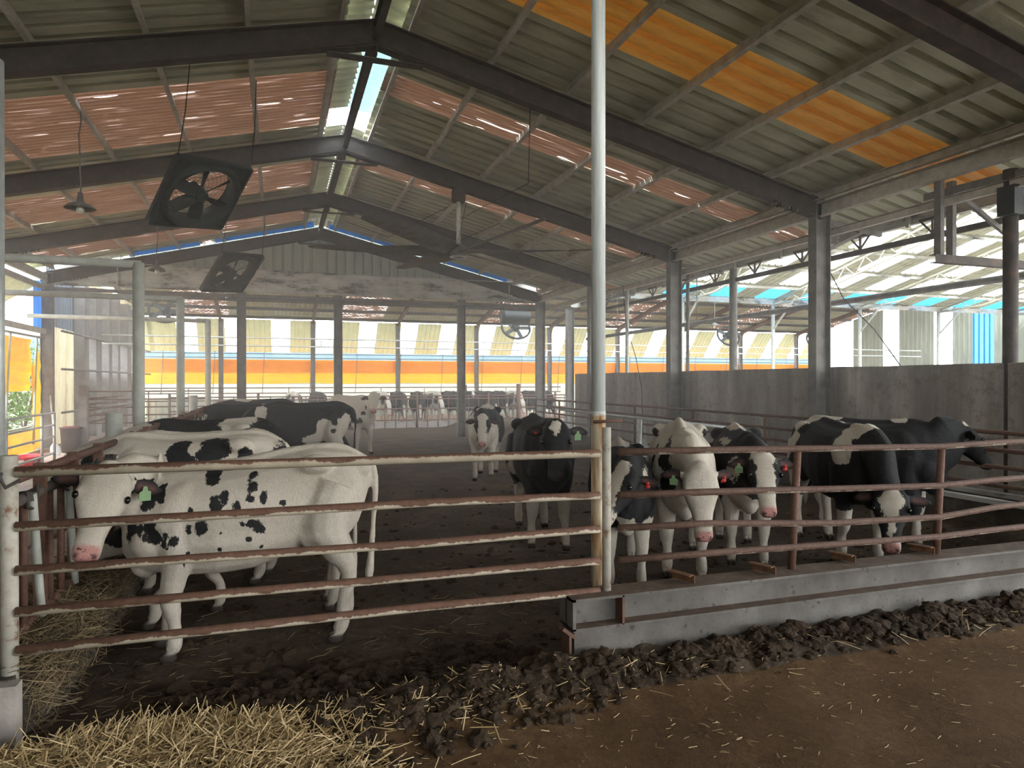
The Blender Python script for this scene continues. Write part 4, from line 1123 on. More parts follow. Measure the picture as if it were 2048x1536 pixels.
for i, (x, y, s) in enumerate(((-4.2,18.2,.10),(-4.0,20.5,.09),(-3.5,22.5,.11))):
    mb = MB(); mb.smooth = True; ellipsoid(mb, (0,0,.03), (s,s*.7,.03), None, 12, 7); o = mb.build('paper_scrap', M['paper']); o.location = (x,y,.01); tag(o, ['crumpled pale scrap on the alley near the basin','crumpled pale scrap on the alley near the tub','crumpled pale scrap at the far end of the alley'][i], 'scrap')
# hay heap in the alley
def f_al(r):
    x = r.gauss(-3.4,.6); y = r.gauss(22.5,1.0); return (x, y, .03+abs(r.gauss(0,.09)))
blades('alley_hay', 1600, f_al, 'hay', 'thin heap of hay at the far end of the alley', 'hay', .1, .35, .006, .6, 12)

# ---------------------------------------------------------------- fans
def box_fan(loc, u, v, S, label, R=.40):
    u = V(u).normalized(); v = V(v); v = (v-u*v.dot(u)).normalized(); w = u.cross(v).normalized()
    t = thing('box_fan', label, 'fan', loc, 'square box fans hung under the roof')
    t.rotation_euler = Matrix((u, v, w)).transposed().to_euler()
    h = S/2; mb = MB(); n = 48; ri = R*S; out = []; inn = []
    for k in range(n):
        a = 2*math.pi*k/n; c, s = math.cos(a), math.sin(a); q = (abs(c)**9+abs(s)**9)**(-1/9)
        out.append((c*q*h, s*q*h)); inn.append((c*ri, s*ri))
    vs = [(x,y,-.02) for x,y in out]+[(x,y,-.02) for x,y in inn]+[(x,y,.03) for x,y in out]+[(x,y,.03) for x,y in inn]
    fs = []
    for k in range(n):
        k2 = (k+1)%n; fs += [(k,k2,n+k2,n+k),(2*n+k,3*n+k,3*n+k2,2*n+k2),(k,2*n+k,2*n+k2,k2),(n+k,n+k2,3*n+k2,3*n+k)]
    mb.add(vs, fs)
    for k in range(n):   # rolled rim
        pass
    for k in range(4):
        a = math.pi/2*k; c, s = round(math.cos(a)), round(math.sin(a)); p = V((c*h-s*h, s*h+c*h, .0))*.955; q = V((-c*0+c*h+s*h, s*h-c*h, 0))*.955
        mb.bar(p, q, .035, .11, (0,0,1))
    mb.build('frame', M['fan_grey'], t)
    mb = MB(); mb.smooth = True
    mb.lathe([(ri*1.20,-.01),(ri*1.18,-.09),(ri*1.10,-.12),(ri*1.01,-.09),(ri*.985,.0),(ri*1.0,.16),(ri*1.02,.16)], (0,0,0), 48); mb.build('shroud', M['fan_grey'], t)
    mb = MB(); mb.smooth = True; mb.lathe([(.001,-.09),(.07,-.09),(.095,-.06),(.095,.05),(.06,.14),(.06,.22),(.001,.22)], (0,0,0), 20); mb.build('hub', M['fan_grey'], t)
    for k in range(6):
        a = 2*math.pi*k/6+.35; mb = MB(); rings = []
        for r_, ch, tw in ((.07,.07,.9),(.18,.085,.75),(.32,.095,.6),(ri*.95/S*S,.085,.5)):
            d = V((math.cos(a), math.sin(a), 0)); e = V((-math.sin(a), math.cos(a), 0)); c_ = d*r_
            cv = e*math.cos(tw)+V((0,0,1))*math.sin(tw); nv = d.cross(cv)
            rings.append(ell_ring(c_, cv, nv, ch, .006, 10))
        mb.loft(rings); mb.build('blade', M['fan_grey'], t)
    mb = MB()
    for r_ in (.10,.16,.22,.28,.34,.40,.46,.52):
        if r_ > ri: break
        mb.tube([(r_*math.cos(2*math.pi*k/36), r_*math.sin(2*math.pi*k/36), .17+.02*(1-r_/ri)) for k in range(37)], .0035, 4, False)
    for k in range(10):
        a = 2*math.pi*k/10; mb.tube([(.05*math.cos(a),.05*math.sin(a),.20),(ri*math.cos(a),ri*math.sin(a),.165)], .0045, 4)
    mb.build('guard', M['dark'], t)
    return t
sN, cN = math.sin(.3287), math.cos(.3287)
W_ = lambda r, d, z: V((r*cN+d*sN, -r*sN+d*cN, z))
fu = W_(.651,1.03,.149); fv = W_(-.738,.58,-.792)
box_fan((-1.06,11.0,4.54), fu, fv, 1.22, 'large square box fan tilted over the near end of the pen')
box_fan((-1.05,18.4,4.50), W_(.616,1.12,.123), W_(-.798,.53,-.85), 1.26, 'square box fan tilted before the white tie beam')
def wire(name, pts, r, mat, label, cat='cable', parent=None):
    mb = MB(); mb.tube(pts, r, 5); o = mb.build(name, M[mat]); 
    if parent is None: tag(o, label, cat)
    return o
for y, dy, l in ((11.0,0,'near'),(18.4,0,'far')):
    c = V((-1.06 if l == 'near' else -1.05, y, 4.54 if l == 'near' else 4.5)); un = fu.normalized()*.58; vn = fv.normalized()*.58
    for p, s in ((c-un-vn, 'left'),(c+un-vn,'right')):
        q = V((p.x*.9+.05, p.y-.25, 0)); q.z = zr(q.x)-.05
        wire('hanging_cable', [p, (p+q)/2+V((.02,0,0)), q], .007, 'black_rubber', 'cable holding the %s corner of the %s box fan' % (s, l))
# ceiling fan
t = thing('ceiling_fan', 'huge six-bladed ceiling fan hanging from the second rafter', 'fan', (3.447,13.43,4.40))
mb = MB(); mb.tube([(0,0,.12),(0,0,1.16)], .045, 10); mb.build('downrod', M['purlin'], t)
mb = MB(); mb.box(-.12,.12,-.10,.10,1.0,1.24); mb.build('mounting_bracket', M['steel'], t)
mb = MB(); mb.smooth = True; mb.lathe([(.001,-.10),(.17,-.10),(.18,-.085),(.10,-.07),(.20,-.02),(.22,.06),(.16,.12),(.06,.16),(.001,.16)], (0,0,0), 28); mb.build('motor_hub', M['blade'], t)
mb = MB(); mb.smooth = True; mb.lathe([(.10,-.108),(.175,-.108),(.175,-.098),(.10,-.098)], (0,0,0), 28, closed=True); mb.build('hub_ring', M['galv'], t)
for k, th in enumerate((-57,3,63,123,183,243)):
    a = math.radians(th); d = V(W_(math.cos(a), math.sin(a), 0)); e = V((0,0,1)).cross(d); mb = MB(); rings = []
    for r_, ch, tw, dz in ((.15,.14,.45,0),(.5,.21,.40,.0),(1.2,.19,.32,.01),(2.1,.15,.22,.03),(2.9,.10,.14,.06),(2.97,.03,.08,.065)):
        cv = e*math.cos(tw)+V((0,0,1))*math.sin(tw); rings.append(ell_ring(d*r_+V((0,0,dz+.02)), cv, d.cross(cv), ch, .012, 12))
    mb.loft(rings); mb.build('blade', M['blade'], t)
for k in range(3):
    a = 2.1*k+.4; mb = MB(); mb.tube([(0,0,.22),(1.1*math.cos(a),1.1*math.sin(a),.75)], .006, 4); mb.build('guy_wire', M['black_rubber'], t)
# lamps on cords
def lamp(x, y, z, ztop, label, r=.17):
    t = thing('pendant_lamp', label, 'lamp', (x,y,z), 'pendant lamps under the roof')
    mb = MB(); rnd = random.Random(int(y*10)); mb.tube([(.02*rnd.uniform(-1,1)*(0<k<7), .02*rnd.uniform(-1,1)*(0<k<7), .16+(ztop-z-.16)*k/7) for k in range(8)], .011, 6); mb.build('cord', M['steel_grey'], t)
    mb = MB(); mb.smooth = True; mb.lathe([(.001,.22),(.03,.22),(.04,.14),(.05,.09),(r*.75,.05),(r,.0),(r*.97,-.005),(r*.7,.035),(.04,.06)], (0,0,0), 24); mb.build('shade', M['steel_grey'], t)
    mb = MB(); mb.smooth = True; mb.lathe([(.001,-.07),(.03,-.065),(.05,-.03),(.05,.0),(.03,.04),(.02,.07)], (0,0,0), 18); mb.build('bulb', M['bulb'], t)
lamp(-2.60,11.05,4.22, 5.60, 'rusty pendant lamp hanging from a purlin left of the large box fan', .20)
lamp(-2.40,16.2,4.15, 5.6, 'small pendant lamp hanging above the first round column')
lamp(-1.75,27.0,4.9, 6.6, 'small pendant lamp under the far roof at the left', .16)
lamp(17.3,24.5,4.15, 5.6, 'dark pendant lamp beyond the concrete wall', .16)
# far fans and hopper
def hoop_fan(x, y, z, r, label):
    t = thing('hoop_fan', label, 'fan', (x,y,z), 'round fans on the far wall')
    mb = MB(); mb.tube([(r*math.cos(2*math.pi*k/28), .35*r*math.sin(2*math.pi*k/28), r*.75*math.sin(2*math.pi*k/28)) for k in range(29)], .05, 6, False); mb.build('hoop', M['dark'], t)
    mb = MB(); ellipsoid(mb, (0,.1,.02), (.18,.3,.18)); mb.build('motor', M['dark'], t)
    for k in range(5):
        a = 2*math.pi*k/5; mb = MB(); mb.bar((0,0,0),(.92*r*math.cos(a), .32*r*math.sin(a), .69*r*math.sin(a)), .16, .02, (0,1,0)); mb.build('blade', M['dark'], t)
hoop_fan(9.45,27.2,4.05,.62,'round fan under the dark hopper at the far right column')
hoop_fan(-4.0,29.0,4.50,.60,'round fan beyond the first round column')
hoop_fan(20.2,27.5,3.95,.6,'round fan beyond the wall, left of the tall right column')
hoop_fan(26.3,28.5,3.9,.6,'round fan beyond the wall, right of the thin pipe')
t = thing('feed_hopper', 'dark round-bottomed hopper hung at the right end of the tie beam', 'hopper', (8.3,24.0,4.22))
mb = MB(); mb.smooth = True; mb.loft([[V((x, .35*math.cos(a), .30*math.sin(a) if math.sin(a) < 0 else .25*math.sin(a))) for a in [2*math.pi*k/20 for k in range(20)]] for x in (-.50,-.47,.47,.50)]); mb.build('drum', M['dark'], t)
mb = MB(); mb.tube([(-.35,0,.2),(-.35,0,.75)], .02, 6); mb.tube([(.35,0,.2),(.35,0,.75)], .02, 6); mb.build('hanger', M['steel'], t)
# loose cables
wire('sagging_wire', [(3.3,8.9,5.55),(3.9,10.6,5.05),(3.5,13.1,5.05)], .006, 'black_rubber', 'thin wire from the front rafter to the ceiling fan rafter')
wire('sagging_wire', [(1.6,17.4,5.75),(2.6,17.0,5.35),(3.3,13.6,5.35)], .006, 'black_rubber', 'thin wire behind the ceiling fan rod')
wire('hanging_cable', [(9.7,10.4,4.2),(9.75,9.9,3.3),(9.72,9.2,2.7),(9.7,8.6,2.0)], .009, 'black_rubber', 'black cable drooping from the gutter beam to the wall top')
wire('hanging_cable', [(8.55,16.1,4.3),(8.56,15.9,3.2),(8.55,15.4,2.4),(8.6,15.2,1.6),(8.58,15.1,.4)], .010, 'black_rubber', 'black cable running down the concrete wall beyond the pole')
for i, (x, y, zt) in enumerate(((8.95,16.6,4.3),(8.95,13.7,4.25),(9.6,12.9,4.3))):
    mb = MB(); mb.tube([(0,0,0),(0,0,zt)], (.05,.04,.085)[i], 10); o = mb.build('pipe_post', M['grey_pipe' if i == 0 else 'steel_grey']); o.location = (x,y,0); tag(o, ['pale pipe standing behind the end of the concrete wall','thin pipe behind the wall left of the rusty post','rusty round post behind the concrete wall between two columns'][i], 'post', None, 'structure')

# ---------------------------------------------------------------- greenery outside the left opening
def bush(x, y, r, h, n, seed, label):
    t = thing('shrub', label, 'shrub', (x,y,-.2)); rnd = random.Random(seed)
    mb = MB()
    for k in range(7):
        a = rnd.uniform(0,6.3); mb.tube([(0,0,0),(.3*r*math.cos(a),.3*r*math.sin(a),h*.5),(.6*r*math.cos(a),.6*r*math.sin(a),h*.9)], [.03,.02,.008], 5)
    mb.build('stem', M['stem'], t)
    vs = []; fs = []; tint = []
    for i in range(n):
        th = rnd.uniform(0,6.3); ph = math.acos(rnd.uniform(-1,1)); q = rnd.random()**.4
        c = V((r*q*math.sin(ph)*math.cos(th), r*q*math.sin(ph)*math.sin(th), h*.5+h*.5*q*math.cos(ph)))
        c += V((noise.noise(c*1.5+V((seed,0,0))), noise.noise(c*1.5+V((0,seed,0))), 0))*.35
        a = V((rnd.gauss(0,1),rnd.gauss(0,1),rnd.gauss(0,.6))).normalized(); b = a.cross(V((rnd.gauss(0,1),rnd.gauss(0,1),1))).normalized()
        L = rnd.uniform(.05,.11); w = L*.45; k = len(vs); vs += [c-a*L, c+b*w, c+a*L, c-b*w]; fs.append((k,k+1,k+2,k+3)); tint += [rnd.random()]*4
    me = bpy.data.meshes.new('foliage'); me.from_pydata([tuple(v) for v in vs], [], fs); me.materials.append(M['leaf'])
    at = me.attributes.new('tint','FLOAT','POINT'); at.data.foreach_set('value', np.array(tint, np.float32))
    o = bpy.data.objects.new('foliage', me); COL.objects.link(o); o.parent = t
bush(-8.6,19.5,1.3,1.9,2600,1,'green shrub outside the left opening, nearest the tarpaulin')
bush(-10.2,23.5,1.7,2.4,3000,2,'green shrub outside the left opening, farther back')
bush(-8.9,26.5,1.4,3.0,2400,3,'tall thin bush behind the open slots of the left wall')
bush(-9.5,32.0,1.6,3.6,2400,4,'pale bush beyond the last posts of the left wall')
# ---------------------------------------------------------------- the herd
fyaw = lambda fx, fy: math.atan2(fy, fx)
B_, W2 = 'B', 'W'
def S_(lst, y=.28, ry=.36): return [('B','b',(x,y,z),(rx,ry,rz)) for x,z,rx,rz in lst]
# white cow with small black spots, head turned to the viewer
A = dict(poll=(.81,.33,1.285), side=(-.97,-.24,0), dir=(.10,.62,-.78), roll=0, ears=.05, tail=(.03,.05), legs=[(-.02,0),(.06,0),(.04,0),(-.02,0)], fat=1.0, dip=.105, rag=0,
  ops=S_([(0.223,1.234,0.056,0.059),(0.20,1.27,.07,.03),(-0.037,1.233,0.027,0.027),(-0.022,1.154,0.040,0.044),(0.146,1.095,0.027,0.040),(0.069,1.044,0.027,0.037),(-0.011,1.093,0.023,0.030),(-0.097,1.081,0.027,0.040),(-0.222,1.041,0.020,0.020),(0.196,1.038,0.043,0.050),(0.204,1.078,0.026,0.033),(0.353,1.021,0.016,0.026),(0.364,0.900,0.020,0.039),(0.287,0.911,0.039,0.053),(0.038,0.919,0.020,0.023),(-0.031,0.921,0.044,0.030),(-0.065,0.874,0.037,0.030),(-0.005,0.811,0.020,0.017),(0.177,0.762,0.013,0.017),(0.370,0.740,0.010,0.013),(0.394,0.667,0.010,0.020),(0.171,0.874,0.010,0.010),(-0.085,0.755,0.013,0.017)]) +
  S_([(0.621,1.112,0.05,0.075),(0.601,1.185,0.025,0.038),(0.627,1.049,0.044,0.032),(0.719,0.907,0.038,0.056),(0.730,0.868,0.022,0.050),(0.663,0.888,0.022,0.044),(0.638,0.861,0.016,0.032),(0.598,0.908,0.038,0.076),(0.553,0.855,0.041,0.044),(0.499,0.863,0.025,0.035),(0.453,0.828,0.035,0.035),(0.515,0.813,0.019,0.032),(0.493,0.780,0.010,0.013)]) +
  [('B','h',(.03,.19,-.02),(.12,.07,.10)),('B','h',(.03,-.21,-.02),(.12,.06,.10))])
make_cow('cow', 'white cow with small black flank spots, turning her face to the near gate', A, (-.18,5.06,-.01), math.pi, .97, .0125, None, [(1,'tag_green','flag')])
Bc = dict(poll=(.86,.12,.90), dir=(.86,.05,-.44), dip=.05, legs=[(.34,0),(-.17,0),(0,0),(0,0)], base=None,
  ops=[('B','b',(.85,0,1.0),(.35,.4,.30)),('B','h',(.1,0,.03),(.30,.3,.10)),('W','h',(.42,0,-.1),(.2,.3,.14)),('B','b',(-.3,0,1.2),(.3,.5,.25))])
make_cow('cow', 'black-faced cow with a white muzzle eating hay behind the spotted white cow', Bc, (-.15,5.74,-.01), math.pi, .86, .015)
eat = dict(poll=(1.12,0,.86), dir=(.45,0,-.85), legs=[(-.2,0),(-.12,0),(.05,0),(-.05,0)])
C0 = dict(eat, ops=[('B','b',(.02,.25,1.21),(.14,.3,.12)),('B','b',(-.20,.25,1.24),(.17,.3,.10)),('W','b',(-.07,.25,1.30),(.05,.3,.05)),('B','b',(-.49,.25,1.19),(.075,.3,.10)),('B','b',(-.80,.1,1.10),(.14,.3,.2)),('B','b',(.42,.2,1.17),(.10,.3,.09)),('B','b',(.75,.2,1.1),(.12,.3,.2))])
make_cow('cow', 'white cow with large black saddle patches, feeding just behind the spotted one', C0, (-.74,6.66,0), math.pi, .965, .016)
C1 = dict(eat, ops=[('B','b',(.15,.2,1.15),(.5,.5,.19)),('B','b',(-.52,.1,1.33),(.09,.2,.07)),('B','b',(-.75,.1,1.0),(.2,.4,.2))])
make_cow('cow', 'cow with a low black side and white spine, third along the headlocks', C1, (-.74,7.6,0), math.pi, .93, .02)
C2 = dict(eat, base='black', ops=[('W','b',(.72,.15,1.25),(.22,.35,.14)),('B','b',(.55,.3,1.16),(.12,.2,.06)),('W','b',(-.40,.0,1.3),(.22,.4,.16)),('B','b',(-.72,.1,1.1),(.18,.4,.25))])
make_cow('cow', 'black-backed cow with white neck and loin, fourth along the headlocks', C2, (-.80,8.85,0), math.pi, .97, .02)
C3 = dict(poll=(1.05,.15,.98), dir=(.5,.15,-.8), base='black', legs=[(0,0),(.1,0),(.05,0),(-.1,0)], tail=(.0,.02),
  ops=[('W','b',(-.56,.3,.86),(.34,.3,.27)),('W','b',(-.72,.3,1.08),(.10,.3,.13)),('W','b',(-.36,.35,1.02),(.12,.3,.11)),('W','b',(-.2,.3,.72),(.2,.3,.12)),('B','b',(-.50,.3,.90),(.055,.3,.05)),('B','b',(-.53,.3,1.12),(.05,.3,.12)),('W','bs',(.72,.1,1.18),(.10,.3,.13)),('W','b',(0,0,.2),(1.5,.5,.3)),('W','h',(.3,0,0),(.3,.04,.1))])
make_cow('cow', 'big black cow with a white haunch standing behind the feeding row', C3, (.46,13.0,0), fyaw(-.97,.10), 1.02, .02, None, [])
C4 = dict(eat, base='black', ops=[('W','b',(-.40,.2,1.2),(.07,.4,.2)),('W','b',(.75,.2,1.2),(.12,.3,.06)),('W','b',(0,0,.2),(1.5,.5,.3))])
make_cow('cow', 'black cow at the headlocks with a white streak behind the ribs', C4, (-.62,13.95,0), math.pi, .98, .024)
C5 = dict(eat, base='black', ops=[('W','b',(.30,.0,1.4),(.30,.12,.10)),('W','b',(0,0,.2),(1.5,.5,.3))])
make_cow('cow', 'black cow with a white withers stripe, farthest along the headlocks', C5, (-.45,16.9,0), math.pi, 1.0, .026)
C6 = dict(eat, base='black', ops=[('W','b',(-.2,.0,1.4),(.25,.10,.08)),('W','b',(.1,0,.2),(1.5,.5,.4))])
make_cow('cow', 'black cow between two other feeders, white chevron on the back', C6, (-.20,15.4,0), math.pi, .96, .026)
E_ = dict(rag=0, poll=(1.0,-.08,1.42), dir=(.56,-.46,-.66), legs=[(.06,0),(-.04,0),(.1,0),(-.1,0)], ears=.0,
  ops=S_([(.45,.80,.05,.05),(.55,.78,.03,.06)],-.2,.3)+[('B','b',(.70,-.1,1.0),(.06,.3,.05)),('B','b',(.78,-.12,1.12),(.04,.3,.06)),('B','h',(.04,-.20,-.02),(.09,.09,.05)),('B','h',(.04,.20,-.02),(.09,.09,.05)),('B','b',(.66,-.3,.82),(.05,.2,.07)),('B','b',(.6,-.3,.80),(.03,.2,.05))])
make_cow('cow', 'tall creamy white cow standing alert at the far end of the pen', E_, (1.76,17.75,0), fyaw(.50,-.86), 1.04, .02)
F_ = dict(poll=(1.08,.04,1.20), dir=(.55,.04,-.82), base='black', nose='pink', legs=[(.10,.13),(.04,0),(-.06,0),(.10,0)], ears=.0,
  ops=[('W','b',(-.1,0,1.42),(1.0,.14,.30)),('W','b',(.55,-.2,.85),(.35,.2,.42)),('W','b',(.62,.2,.75),(.30,.2,.30)),('W','b',(0,0,.25),(1.6,.6,.45)),('B','b',(.85,-.08,1.36),(.16,.09,.14)),
   ('W','h',(.2,0,.05),(.45,.056,.2)),('W','h',(.44,0,0),(.16,.2,.2)),('W','h',(.02,0,.06),(.10,.075,.1))])
make_cow('cow', 'black and white cow walking toward the camera along the middle of the pen', F_, (3.72,12.45,0), fyaw(-.37,-.93), .97, .016)
G_ = dict(dip=.02, poll=(.98,.0,1.34), dir=(.50,-.12,-.86), base='black', nose='dark', legs=[(.10,0),(-.06,0),(.06,0),(-.08,0)], ears=.12, splay=[.02,-.02,0,0],
  ops=[('W','b',(0,0,.20),(1.6,.6,.40)),('W','b',(-.30,-.25,.74),(.22,.14,.16)),('W','h',(.02,0,.07),(.055,.050,.05)),('W','h',(.06,0,.07),(.05,.026,.05)),('B','bs',(.55,.16,.72),(.2,.14,.14))])
make_cow('cow', 'solid black cow with a small white forehead star facing the camera', G_, (2.86,7.38,0), fyaw(-.20,-.98), 1.0, .014, None, [(1,'tag_green','flag'),(-1,'tag_red','button')])
H_ = dict(dip=.03, poll=(.90,-.02,1.20), dir=(.55,-.42,-.72), base='black', nose='pink', legs=[(.02,0),(-.04,0),(0,0),(0,0)],
  ops=[('W','b',(0,0,.3),(1.6,.6,.55)),('W','b',(-.35,0,1.42),(.45,.13,.13)),('B','b',(.66,.12,.80),(.14,.09,.15)),('B','b',(.60,-.14,.74),(.12,.10,.12)),('W','b',(.72,.22,1.22),(.16,.08,.12)),('W','h',(.22,-.02,.03),(.40,.062,.2)),('W','h',(.05,-.02,.08),(.10,.075,.1)),('W','h',(.45,-.03,0),(.12,.1,.2))])
make_cow('cow', 'small black and white heifer just right of the pole, looking down sideways', H_, (3.02,5.70,0), fyaw(-.40,-.91), .88, .0135, None, [(1,'tag_red','wide')])
I_ = dict(dip=.05, rag=.02, poll=(1.02,.10,1.05), dir=(.26,.04,-.96), nose='pink', legs=[(.06,0),(-.02,0),(.08,0),(-.10,0)], fat=.97, ears=.05,
  ops=[('B','b',(.78,-.20,1.05),(.10,.07,.20)),('B','b',(.64,-.19,1.17),(.09,.08,.16)),('B','b',(.60,-.04,1.27),(.05,.05,.07)),('B','b',(.72,.04,1.24),(.06,.05,.07)),('B','b',(.56,-.12,1.30),(.04,.04,.05)),('B','b',(.40,-.27,1.14),(.10,.10,.10)),('B','b',(.74,-.16,.90),(.10,.08,.10)),('B','bs',(-.34,.27,1.24),(.10,.045,.085)),('B','bs',(-.20,.25,1.28),(.14,.03,.035)),('B','b',(.35,-.3,1.05),(.06,.1,.10)),
   ('B','h',(.04,.22,-.02),(.14,.10,.10)),('B','h',(.05,-.21,-.02),(.12,.08,.10)),('B','h',(.36,.10,-.06),(.06,.03,.04)),('B','h',(.33,-.09,-.05),(.09,.022,.03))])
make_cow('cow', 'cream white cow hanging her head low behind the rails, broad hips showing', I_, (3.77,5.88,0), fyaw(-.50,-.87), 1.0, .013, None, [(-1,'tag_green','flag'),(1,'tag_red','wide')])
J_ = dict(dip=.04, poll=(.98,.07,1.16), dir=(.50,.02,-.86), base='black', nose='pink', legs=[(.05,0),(-.05,0),(.06,0),(-.10,0)], ears=.0,
  ops=[('W','b',(0,0,.25),(1.6,.6,.45)),('W','b',(.55,0,.6),(.3,.3,.28)),('W','b',(-.35,.0,1.42),(.35,.12,.10)),('W','b',(.45,-.24,1.28),(.40,.07,.05)),('W','b',(.74,-.19,1.02),(.10,.07,.16)),('B','b',(.78,-.22,1.0),(.04,.05,.08)),('W','h',(.22,0,.05),(.5,.062,.2)),('W','h',(.00,0,.05),(.12,.09,.12)),('W','h',(.45,0,0),(.10,.14,.2))])
make_cow('cow', 'black cow with a long white blaze, green tag, left of the railing post', J_, (4.56,6.0,0), fyaw(-.50,-.87), .95, .013, None, [(-1,'tag_green','numbered flag'),(1,'tag_red','wide')])
K_ = dict(dip=.04, poll=(1.10,-.05,.80), dir=(.50,-.27,-.80), base='black', nose='pink', legs=[(.0,0),(-.12,0),(.05,0),(-.06,0)], fat=1.0,
  ops=[('W','b',(0,0,.2),(1.6,.6,.36)),('W','b',(-.48,0,1.36),(.17,.40,.13)),('W','b',(-.55,-.27,1.08),(.11,.14,.26)),('W','b',(-.60,-.2,.75),(.20,.2,.30)),('B','b',(-.76,.0,1.2),(.09,.2,.25)),('W','b',(.54,.02,1.33),(.19,.27,.15)),('W','b',(.50,-.22,1.16),(.13,.12,.17)),('W','b',(.62,.20,1.22),(.05,.10,.14)),('W','b',(-.1,0,.6),(.4,.2,.08)),
   ('W','h',(.10,0,.07),(.09,.078,.1)),('W','h',(.19,0,.07),(.10,.046,.1)),('W','h',(.28,0,.06),(.12,.024,.1)),('W','h',(.38,0,.05),(.12,.012,.1)),('W','h',(.47,0,0),(.06,.14,.2))])
make_cow('cow', 'black cow with white withers patch lowering her pink nose to the steel beam', K_, (5.62,5.76,0), fyaw(-.33,-.94), 1.0, .0135)
L_ = dict(neck=1.3, poll=(.85,.30,1.31), dir=(.42,.52,-.80), base='black', nose='dark', legs=[(-.02,0),(.05,0),(.1,0),(-.1,0)], ears=.05,
  ops=[('W','b',(0,0,.1),(1.6,.6,.36)),('W','b',(-.55,0,1.40),(.26,.24,.10)),('B','b',(-.78,0,1.34),(.10,.2,.10)),('W','b',(.30,0,1.40),(.10,.10,.03)),('W','b',(.55,.16,.45),(.10,.06,.25)),('B','b',(.50,-.16,.50),(.12,.1,.14)),('W','h',(-.02,0,.07),(.04,.04,.06)),('W','h',(-.02,-.05,.05),(.05,.02,.04))])
make_cow('cow', 'large black cow with white rump facing right along the fence', L_, (6.42,6.15,0), fyaw(.45,-.89), .98, .0145)
# second herd feeding through the far headlock fence: a few kinds, copied
P1 = dict(poll=(1.15,.0,.78), dir=(.42,0,-.9), base='black', nose='dark', ops=[('W','b',(0,0,.2),(1.6,.6,.42)),('W','h',(.2,0,.05),(.4,.035,.2))])
P2 = dict(poll=(1.12,.0,.95), dir=(.45,0,-.88), base=None, nose='pink', ops=[('B','bs',(.3,.3,1.1),(.35,.3,.3)),('B','hs',(.12,.12,0),(.2,.06,.2)),('B','bs',(.85,.1,1.05),(.2,.2,.2))])
P3 = dict(poll=(1.05,.0,1.34), dir=(.7,0,-.66), base='black', nose='dark', ops=[('W','b',(0,0,.2),(1.6,.6,.36)),('W','h',(.12,0,.05),(.16,.04,.2))])
kinds = []
far = [(.62,1),(1.55,0),(4.05,1),(4.75,0),(5.55,0),(6.25,1),(7.0,0),(7.75,2),(8.45,0),(9.15,0),(9.85,1),(10.55,0),(11.2,0)]
dl = ['far white-sided cow left of the thick column pair','far black cow next to the thick column pair','far white-sided cow just right of the tall creamy cow','far black cow second right of the tall creamy cow','far black cow third right of the tall creamy cow','far white-sided cow in the middle of the distant row','far black cow left of the middle grey column','far black cow holding her head up over the distant fence','far black cow behind the walking black and white cow','far black cow left of the thick brown post','far white-sided cow behind the thick brown post','far black cow left of the last gable column','far black cow at the right end of the distant row']
protos = {}
for i, (x, k) in enumerate(far):
    rnd = random.Random(i)
    if k not in protos:
        o = protos[k] = make_cow('cow', dl[i], (P2 if k == 1 else P1 if k == 0 else P3), (0,0,0), -math.pi/2, 1., .034, 'cattle feeding at the far headlock fence', (), 3)
    else: o = copy_tree(protos[k])
    o['label'] = dl[i]; o.location = (x, 28.5+rnd.uniform(-.1,.25), 0); o.rotation_euler.z = -math.pi/2 + rnd.uniform(-.14,.14)
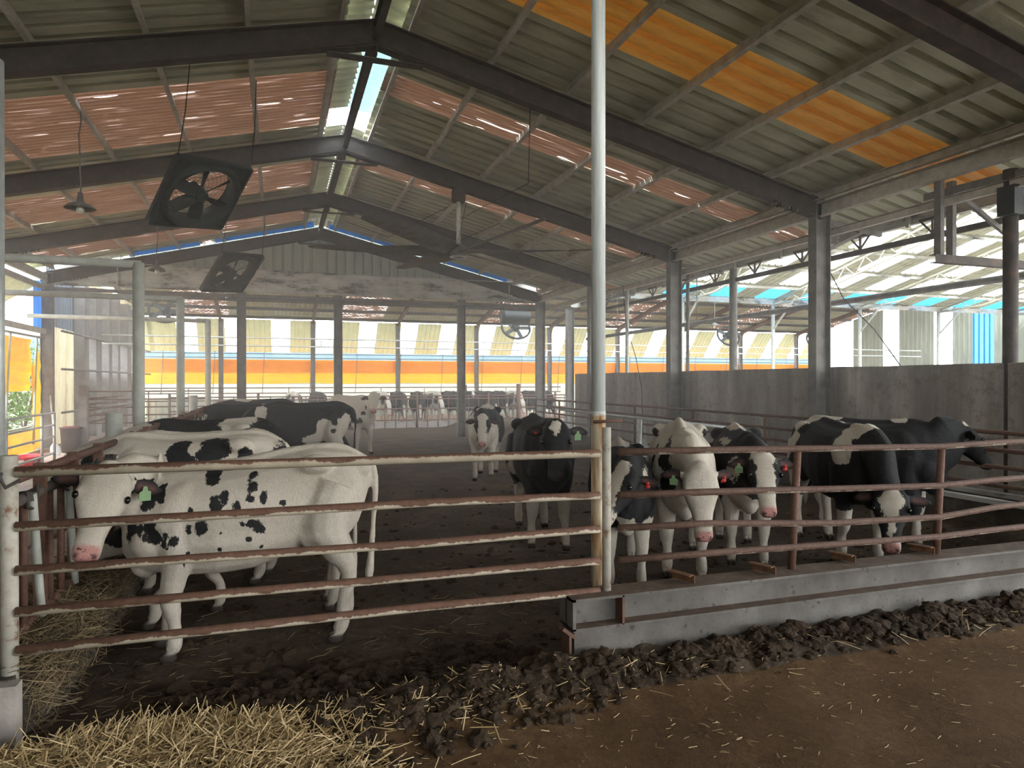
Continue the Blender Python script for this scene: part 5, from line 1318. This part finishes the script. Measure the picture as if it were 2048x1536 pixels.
# ---------------------------------------------------------------- camera, daylight, dust
cam = bpy.data.cameras.new('camera'); co = bpy.data.objects.new('camera', cam); COL.objects.link(co)
cam.sensor_width = 36; cam.sensor_fit = 'HORIZONTAL'; cam.lens = 36*1376.36/2048; cam.clip_end = 2000
co.location = (0,0,1.8)
yaw, pit, rol = .3287, -.0035, .0006
fw = V((math.sin(yaw)*math.cos(pit), math.cos(yaw)*math.cos(pit), math.sin(pit)))
co.rotation_euler = (Quaternion(fw, rol) @ fw.to_track_quat('-Z', 'Y')).to_euler()
SC.camera = co
w = bpy.data.worlds.new('sky'); SC.world = w; w.use_nodes = True; nt = w.node_tree; nt.nodes.clear()
out = nt.nodes.new('ShaderNodeOutputWorld'); bg = nt.nodes.new('ShaderNodeBackground')
tc = nt.nodes.new('ShaderNodeTexCoord'); sp = nt.nodes.new('ShaderNodeSeparateXYZ'); rp = nt.nodes.new('ShaderNodeValToRGB')
nt.links.new(tc.outputs['Generated'], sp.inputs[0]); nt.links.new(sp.outputs[2], rp.inputs[0])
cr = rp.color_ramp; cr.elements[0].position = 0; cr.elements[0].color = (1,.985,.95,1); cr.elements[1].position = .6; cr.elements[1].color = (.80,.90,1,1)
nt.links.new(rp.outputs[0], bg.inputs[0]); bg.inputs[1].default_value = SKY
nt.links.new(bg.outputs[0], out.inputs[0])
sl = bpy.data.lights.new('sun', 'SUN'); sl.energy = SUN; sl.angle = math.radians(4); sl.color = (1,.94,.85)
so = bpy.data.objects.new('sun', sl); COL.objects.link(so)
so.rotation_euler = (V((.60,-.52,-.78))).to_track_quat('-Z','Y').to_euler()
if HAZE:
    n = NT('dusty_air')
    vs_ = n.n('ShaderNodeVolumeScatter', {'Color': (.97,.985,1,1), 'Density': HAZE, 'Anisotropy': .35})
    n.t.links.new(vs_.outputs[0], n.out.inputs['Volume'])
    mb = MB(); mb.box(-5.6,9.6,5.2,24.5,.35,6.9)
    # the dust hangs inside the roofs: a closed block of air
    o = mb.build('dust_haze', n.mat); tag(o, 'thin dusty haze hanging in the air of the barn', 'haze', None, 'stuff')
SC.view_settings.view_transform = 'Standard'; SC.view_settings.look = 'None'; SC.view_settings.gamma = 1; SC.view_settings.exposure = EXPO
SC.view_settings.use_curve_mapping = False
cy = SC.cycles; cy.use_denoising = True; cy.max_bounces = 7; cy.diffuse_bounces = 4; cy.glossy_bounces = 2; cy.transmission_bounces = 5; cy.transparent_max_bounces = 10; cy.volume_bounces = 1
cy.caustics_reflective = False; cy.caustics_refractive = False; cy.sample_clamp_indirect = 8; cy.use_adaptive_sampling = True; cy.adaptive_threshold = .02
